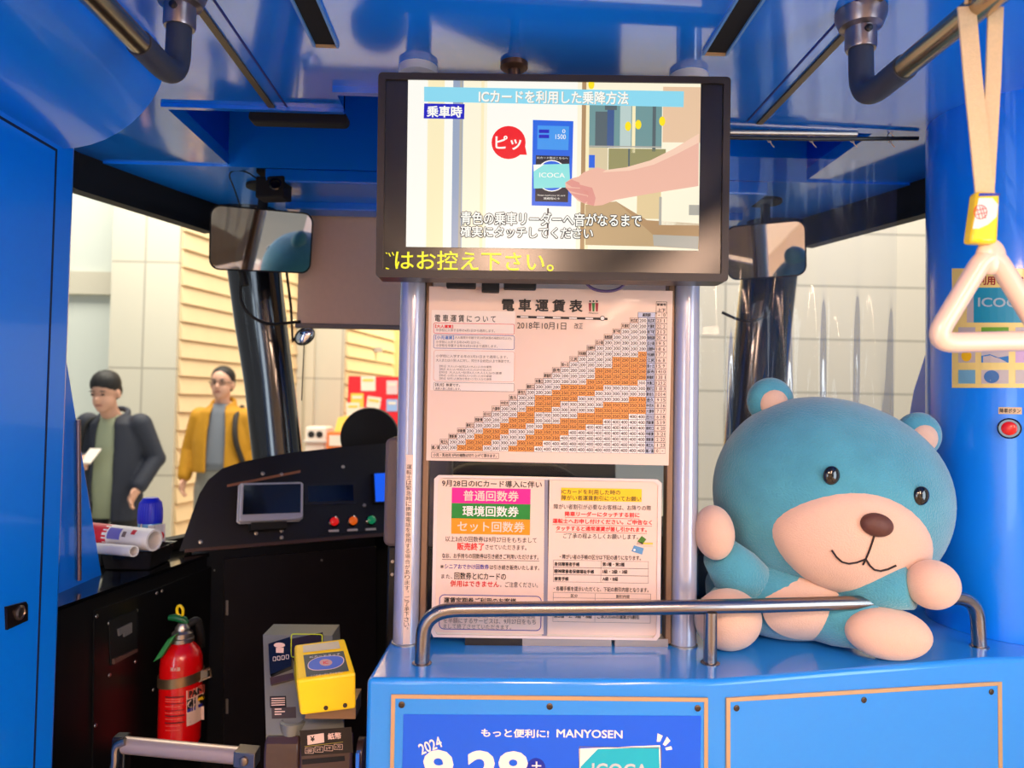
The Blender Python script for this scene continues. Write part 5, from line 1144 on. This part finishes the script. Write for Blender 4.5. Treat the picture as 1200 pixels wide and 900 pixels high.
def hand(b, o0, w, d, side, s=1.0):
    """palm and five fingers of unequal length, gently curled, thumb from the side of the palm"""
    w = o0 + V(w); d = V(d).normalized(); side = V(side); side = (side - d * side.dot(d)).normalized(); nrm = d.cross(side).normalized()
    for k in range(5):
        c = w + d * (.012 + .016 * k) * s; b.ell(c, (.030 * s, .030 * s, .030 * s) if k == 0 else (.034 * s, .022 * s, .030 * s), Matrix((side, nrm, d)).transposed(), 0, 12, 8)
    for i, (off, ln) in enumerate(((-.030, .058), (-.010, .072), (.010, .068), (.029, .054))):
        p0_ = w + d * .075 * s + side * off * s; p1_ = p0_ + d * ln * .45 * s + nrm * .008; p2_ = p0_ + d * ln * .8 * s + nrm * .026; p3_ = p0_ + d * ln * .9 * s + nrm * .040
        b.tube([p0_, p1_, p2_, p3_], [.0095, .009, .0085, .007], 8)
    p0_ = w + d * .025 * s - side * .030 * s
    b.tube([p0_, p0_ + d * .028 - side * .020, p0_ + d * .056 - side * .022 + nrm * .012], [.011, .010, .008], 8)
def person(base, nod, armL, armR, label, jacket, inner, trouser, hem, H=1.0, glasses=False, belly=1.0, legs=.1):
    t = thing('person', base, label, 'person'); o0 = wloc(t); b = MB()
    cz, fy = 1.60 * H, -.02 - nod
    hd = V((0, fy, cz))
    # body: trunk, neck, head with jaw, arms, hands, legs
    b.rings([oval(o0, z * H, 0, cy, rx, ry) for z, cy, rx, ry in ((.82, 0, .13, .095), (.95, 0, .15, .10), (1.08, -.01, .13 * belly, .10 * belly), (1.25, 0, .155, .10), (1.38, .01, .14, .08), (1.43, .01, .07, .06))])
    limbs(b, o0, [(0, .01, 1.42 * H), (0, fy * .5, 1.48 * H), (0, fy + .02, 1.55 * H)], [.058, .054, .056])
    tilt = Matrix.Rotation(nod * 3.2, 3, 'X')
    b.ell(o0 + hd + V((0, .01, .035)), (.078, .098, .088), tilt, 0, 26, 18); b.ell(o0 + hd + tilt @ V((0, -.018, -.045)), (.064, .075, .072), tilt, 0, 24, 16)
    b.ell(o0 + hd + tilt @ V((0, -.060, -.088)), (.032, .030, .026), tilt, 0, 16, 10); b.ell(o0 + hd + tilt @ V((0, -.098, -.018)), (.015, .020, .022), tilt, 0, 12, 10)
    for sd in (-1, 1): b.ell(o0 + hd + tilt @ V((sd * .080, .012, -.012)), (.012, .020, .032), tilt, 0, 12, 10)
    for arm in (armL, armR):
        sh, el, wr, sdv = arm; limbs(b, o0, [sh, el, wr], [.052, .042, .028]); hand(b, o0, wr, V(wr) - V(el), sdv)
    for sd in (-1, 1): limbs(b, o0, [(sd * legs, 0, .84 * H), (sd * (legs + .01), -.015, .48 * H), (sd * (legs + .01), .02, .08)], [.085, .055, .04])
    fuse(b, 'body', SKINM, t, .008, 3)
    # face
    for sd in (-1, 1): e = MB(); e.ell(o0 + hd + tilt @ V((sd * .032, -.083, .012)), (.012, .008, .006), tilt, 0, 12, 8); e.build('eye', INK, t)
    for sd in (-1, 1): e = MB(); e.ell(o0 + hd + tilt @ V((sd * .033, -.083, .034)), (.018, .008, .004), tilt, 0, 12, 8); e.build('eyebrow', HAIR, t)
    e = MB(); e.ell(o0 + hd + tilt @ V((0, -.088, -.056)), (.024, .008, .0055), tilt, 0, 12, 8); e.build('mouth', mat('lip', (168, 92, 86), .5), t)
    e = MB(); e.ell(o0 + hd + tilt @ V((0, .028, .052)), (.088, .100, .088), tilt, 0, 30, 20, lambda d: 1 + .02 * math.sin(14 * d.x) * math.cos(11 * d.y)); e.ell(o0 + hd + tilt @ V((0, .058, .0)), (.080, .064, .075), tilt, 0, 24, 16)
    fuse(e, 'hair', HAIR, t, .009, 3)
    if glasses:
        e = MB()
        for sd in (-1, 1): e.tube([o0 + hd + tilt @ V((sd * .034 + .023 * math.cos(a_), -.096, .010 + .017 * math.sin(a_))) for a_ in [2 * PI * k / 14 for k in range(15)]], .0022, 6, 0, False)
        e.tube([o0 + hd + tilt @ V((x_, -.098, .014)) for x_ in (-.012, 0, .012)], .0022, 6)
        for sd in (-1, 1): e.tube([o0 + hd + tilt @ V((sd * .056, -.094, .012)), o0 + hd + tilt @ V((sd * .080, -.05, .012)), o0 + hd + tilt @ V((sd * .084, .0, .008))], .0022, 6)
        e.build('glasses', INK, t)
    # jacket: open in front, with sleeves and collar
    j = MB(); zs = [hem + (1.40 * H - hem) * k / 6 for k in range(7)]; rows = []
    for k, z in enumerate(zs):
        f = k / 6; rx = (.195 * belly if f < .5 else .195 * belly + (.185 - .195 * belly) * (f - .5) * 2) * (1 - .12 * max(0, f - .8) * 5); ry = (.145 * belly) * (1 - .25 * f * f)
        rows.append([o0 + V((rx * math.sin(a_), .0 - ry * math.cos(a_), z)) for a_ in [math.radians(20 + 320 * i / 30) for i in range(31)]])
    rows.append([o0 + V((.09 * math.sin(a_), .015 - .078 * math.cos(a_), 1.455 * H)) for a_ in [math.radians(20 + 320 * i / 30) for i in range(31)]])
    inn = [[o0 + V(((p - o0).x * .86, (p - o0).y * .86 - .0, (p - o0).z)) for p in r_] for r_ in rows]
    for k in range(len(rows)): rows[k] = rows[k] + inn[k][::-1]
    j.rings(rows)
    for arm in (armL, armR):
        sh, el, wr, _ = arm; w2 = V(el).lerp(V(wr), .90); limbs(j, o0, [sh, el, tuple(w2)], [.078, .064, .052])
    j.tube([o0 + V((.080 * math.sin(a_), .012 - .070 * math.cos(a_), 1.462 * H - .035 * math.cos(a_))) for a_ in [math.radians(25 + 310 * k / 20) for k in range(21)]], .019, 10)
    fuse(j, 'jacket', jacket, t, .010, 4)
    s2 = MB(); s2.rings([oval(o0, z, 0, -.012 if z > 1.3 else -.004, rx, ry) for z, rx, ry in ((hem + .02, .15 * belly, .118 * belly), (1.08, .155 * belly, .122 * belly), (1.25 * H, .155, .108), (1.38 * H, .12, .088), (1.455 * H, .066, .066))]); s2.build('shirt', inner, t, angle=180)
    tr = MB()
    tr.rings([oval(o0, z * H, 0, 0, rx, ry) for z, rx, ry in ((.80, .17, .12), (.90, .168 * belly, .122), (.99, .158 * belly, .118 * belly))])
    for sd in (-1, 1): limbs(tr, o0, [(sd * legs, 0, .84 * H), (sd * (legs + .01), -.012, .48 * H), (sd * (legs + .01), .015, .09)], [.098, .076, .066])
    fuse(tr, 'trousers', trouser, t, .012, 4)
    for sd in (-1, 1): e = MB(); e.ell(o0 + V((sd * (legs + .015), -.05, .045)), (.048, .125, .044), None, 0, 20, 12); e.build('shoe', INK, t)
    return t
G0 = -.04
NAVY = mat('navy_jacket', (44, 48, 62), .7, noise=.15, nscale=25); MUST = mat('mustard_jacket', (206, 146, 24), .7, noise=.08, nscale=25)
pA = P(134, 468, 4.8)
man1 = person((pA.x, 4.8, G0), .10, ((-.165, .01, 1.37), (-.23, -.04, 1.13), (-.04, -.27, 1.155), (0, -.3, 1)), ((.165, .01, 1.37), (.255, .05, 1.15), (.215, -.10, .97), (0, 1, 0)), 'person in dark jacket looking down at a phone, seen through left cab window', NAVY, mat('sage_lining', (176, 184, 150), .7), mat('black_trousers', (34, 32, 34), .7), .76, .985)
o0 = wloc(man1)
b = MB(); b.obox(o0 + V((.045, -.345, 1.19)), V((.034, 0, 0)), V((0, .06, .04)), V((0, -.003, .005))); tag(b.build('mobile_phone', WHITE, bevel=.003), 'pale phone in the hand of the person in dark jacket', 'phone')
b = MB(); b.ell(o0 + V((-.17, -.16, 1.17)), (.03, .02, .06), None, 0, 16, 12); b.build('sleeve_badge', mat('pale_patch', (226, 224, 220), .6), man1)
bag = thing('shoulder_bag', o0 + V((.02, -.20, .46)), 'black bag held low in front of the person in dark jacket', 'bag')
b = MB(); b.prism([o0 + V((x, -.20, z)) for x, z in rrect(-.17, .40, .17, .66, .05)], (0, -.10, 0)); b.build('pouch', BLACKM, bag, bevel=.015, seg=3)
b = MB(); b.tube(bez([o0 + V((-.12, -.24, .63)), o0 + V((-.15, -.19, 1.0)), o0 + V((-.13, -.08, 1.42)), o0 + V((-.02, .10, 1.40))], 6, .1), .014, 8); b.build('strap', BLACKM, bag)
pB = P(262, 448, 5.6)
man2 = person((pB.x, 5.6, G0), .01, ((-.17, .01, 1.41), (-.245, .02, 1.16), (-.255, -.05, .95), (0, 1, 0)), ((.17, .01, 1.41), (.245, .03, 1.16), (.26, -.04, .95), (0, 1, 0)), 'person in mustard jacket and grey jumper standing by the wooden siding', MUST, mat('grey_jumper', (128, 134, 144), .8), mat('grey_trousers', (150, 148, 138), .75), 1.0, 1.04, glasses=True, belly=1.1)
o0 = wloc(man2)
b = MB(); b.tube(bez([o0 + V((.12, .08, 1.49)), o0 + V((.13, -.10, 1.43)), o0 + V((.15, -.155, 1.25)), o0 + V((.195, -.08, 1.06))], 6, .08), .02, 8); bp = b.build('backpack_strap', mat('strap_dark', (50, 44, 40), .7)); bp.parent = man2; bp.location = V(bp.location) - o0

# ================================================================== things out on the platform
st = thing('red_display_stand', P(437, 520, 7.2).to_tuple()[:2] + (G0,), 'red display stand covered with pale leaflets beyond the windscreen', 'display stand')
xa, xb = P(408, 440, 7.2).x, P(500, 440, 7.2).x; zt2 = P(440, 441, 7.2).z
b = MB(); b.box((xa, 7.2, G0 + .3), (xb, 7.26, zt2)); b.build('board', mat('stand_red', (222, 26, 40), .5), st, bevel=.004)
for x in (xa + .06, xb - .06): b = MB(); b.box((x - .02, 7.22, G0), (x + .02, 7.25, G0 + .3)); b.box((x - .03, 7.1, G0), (x + .03, 7.4, G0 + .03)); b.build('leg', STEEL, st)
LEAF = [mat('leaflet_%d' % i, c, .5) for i, c in enumerate(((236, 222, 204), (240, 200, 80), (232, 196, 196), (150, 180, 226)))]
for i, (x0, y0, x1, y1, m, a) in enumerate(((423, 441, 440, 458, 0, 0), (411, 461, 426, 480, 1, 0), (430, 465, 446, 478, 0, 8), (406, 472, 421, 492, 0, 0), (421, 478, 436, 490, 2, 5), (453, 446, 466, 462, 2, 0), (453, 468, 466, 482, 3, 0), (424, 492, 440, 508, 0, 0))):
    s = Sign(on_plane(7.195)); s.rect(x0, y0, x1, y1, LEAF[m], 1 + i, a); s.rect(x0 + 2, y0 + 3, x1 - 2, y0 + 6, LEAF[1] if m == 0 else LEAF[0], 12 + i, a); s.build('leaflet', st)
wb = thing('white_bin', P(369, 530, 6.6).to_tuple()[:2] + (G0,), 'white bin with two dark openings seen beside the windscreen pillar', 'bin')
xa, xb = P(357, 520, 6.6).x, P(382, 520, 6.6).x; zt2 = P(370, 500, 6.6).z
b = MB(); b.box((xa, 6.6, G0), (xb, 6.9, zt2)); b.build('body', WHITE, wb, bevel=.02)
for x in (.3, .68): b = MB(); b.lathe((xa + (xb - xa) * x, 6.599, zt2 - .07), [(.03, -.002), (.03, .003), (0, .003)], 20, 0, (0, -1, 0)); b.build('opening', BLACKM, wb)
b = MB(); b.box((xa - .01, 6.58, zt2 - .14), (xb + .01, 6.91, zt2 - .125)); b.build('rim', mat('bin_rim', (206, 204, 200), .4), wb, smooth=False)
ob = thing('orange_box', P(396, 530, 6.3).to_tuple()[:2] + (G0,), 'orange counter box with leaflets beside the white bin', 'box')
xa, xb = P(383, 520, 6.3).x, P(408, 520, 6.3).x; zt2 = P(396, 506, 6.3).z
b = MB(); b.box((xa, 6.3, G0), (xb, 6.6, zt2)); b.build('body', mat('box_orange', (240, 120, 50), .5), ob, bevel=.01)
b = MB(); b.prism([V((xa + .04, 6.4, zt2)), V((xb - .02, 6.4, zt2)), V((xb - .02, 6.44, zt2 + .14)), V((xa + .06, 6.44, zt2 + .12))], (0, .03, 0)); b.build('leaflet_holder', LEAF[1], ob, smooth=False)
b = MB(); b.box((xa + .02, 6.294, zt2 - .12), (xb - .02, 6.2995, zt2 - .03)); b.build('front_label', LEAF[0], ob, smooth=False)
wl = thing('wall_lamp', P(414, 409, 9.2), 'small white oval wall lamp glowing on the far siding', 'lamp')
c = P(414, 409, 8.9); b = MB(); b.ell(c, (.045, .04, .10), None, 0, 18, 14); b.build('shade', screen('wall_lamp_glow', (255, 250, 236), 2.0), wl, angle=180)
b = MB(); b.box((c.x - .02, c.y, c.z - .03), (c.x + .35, c.y + .05, c.z + .03)); b.build('wall_plate', STEEL, wl)
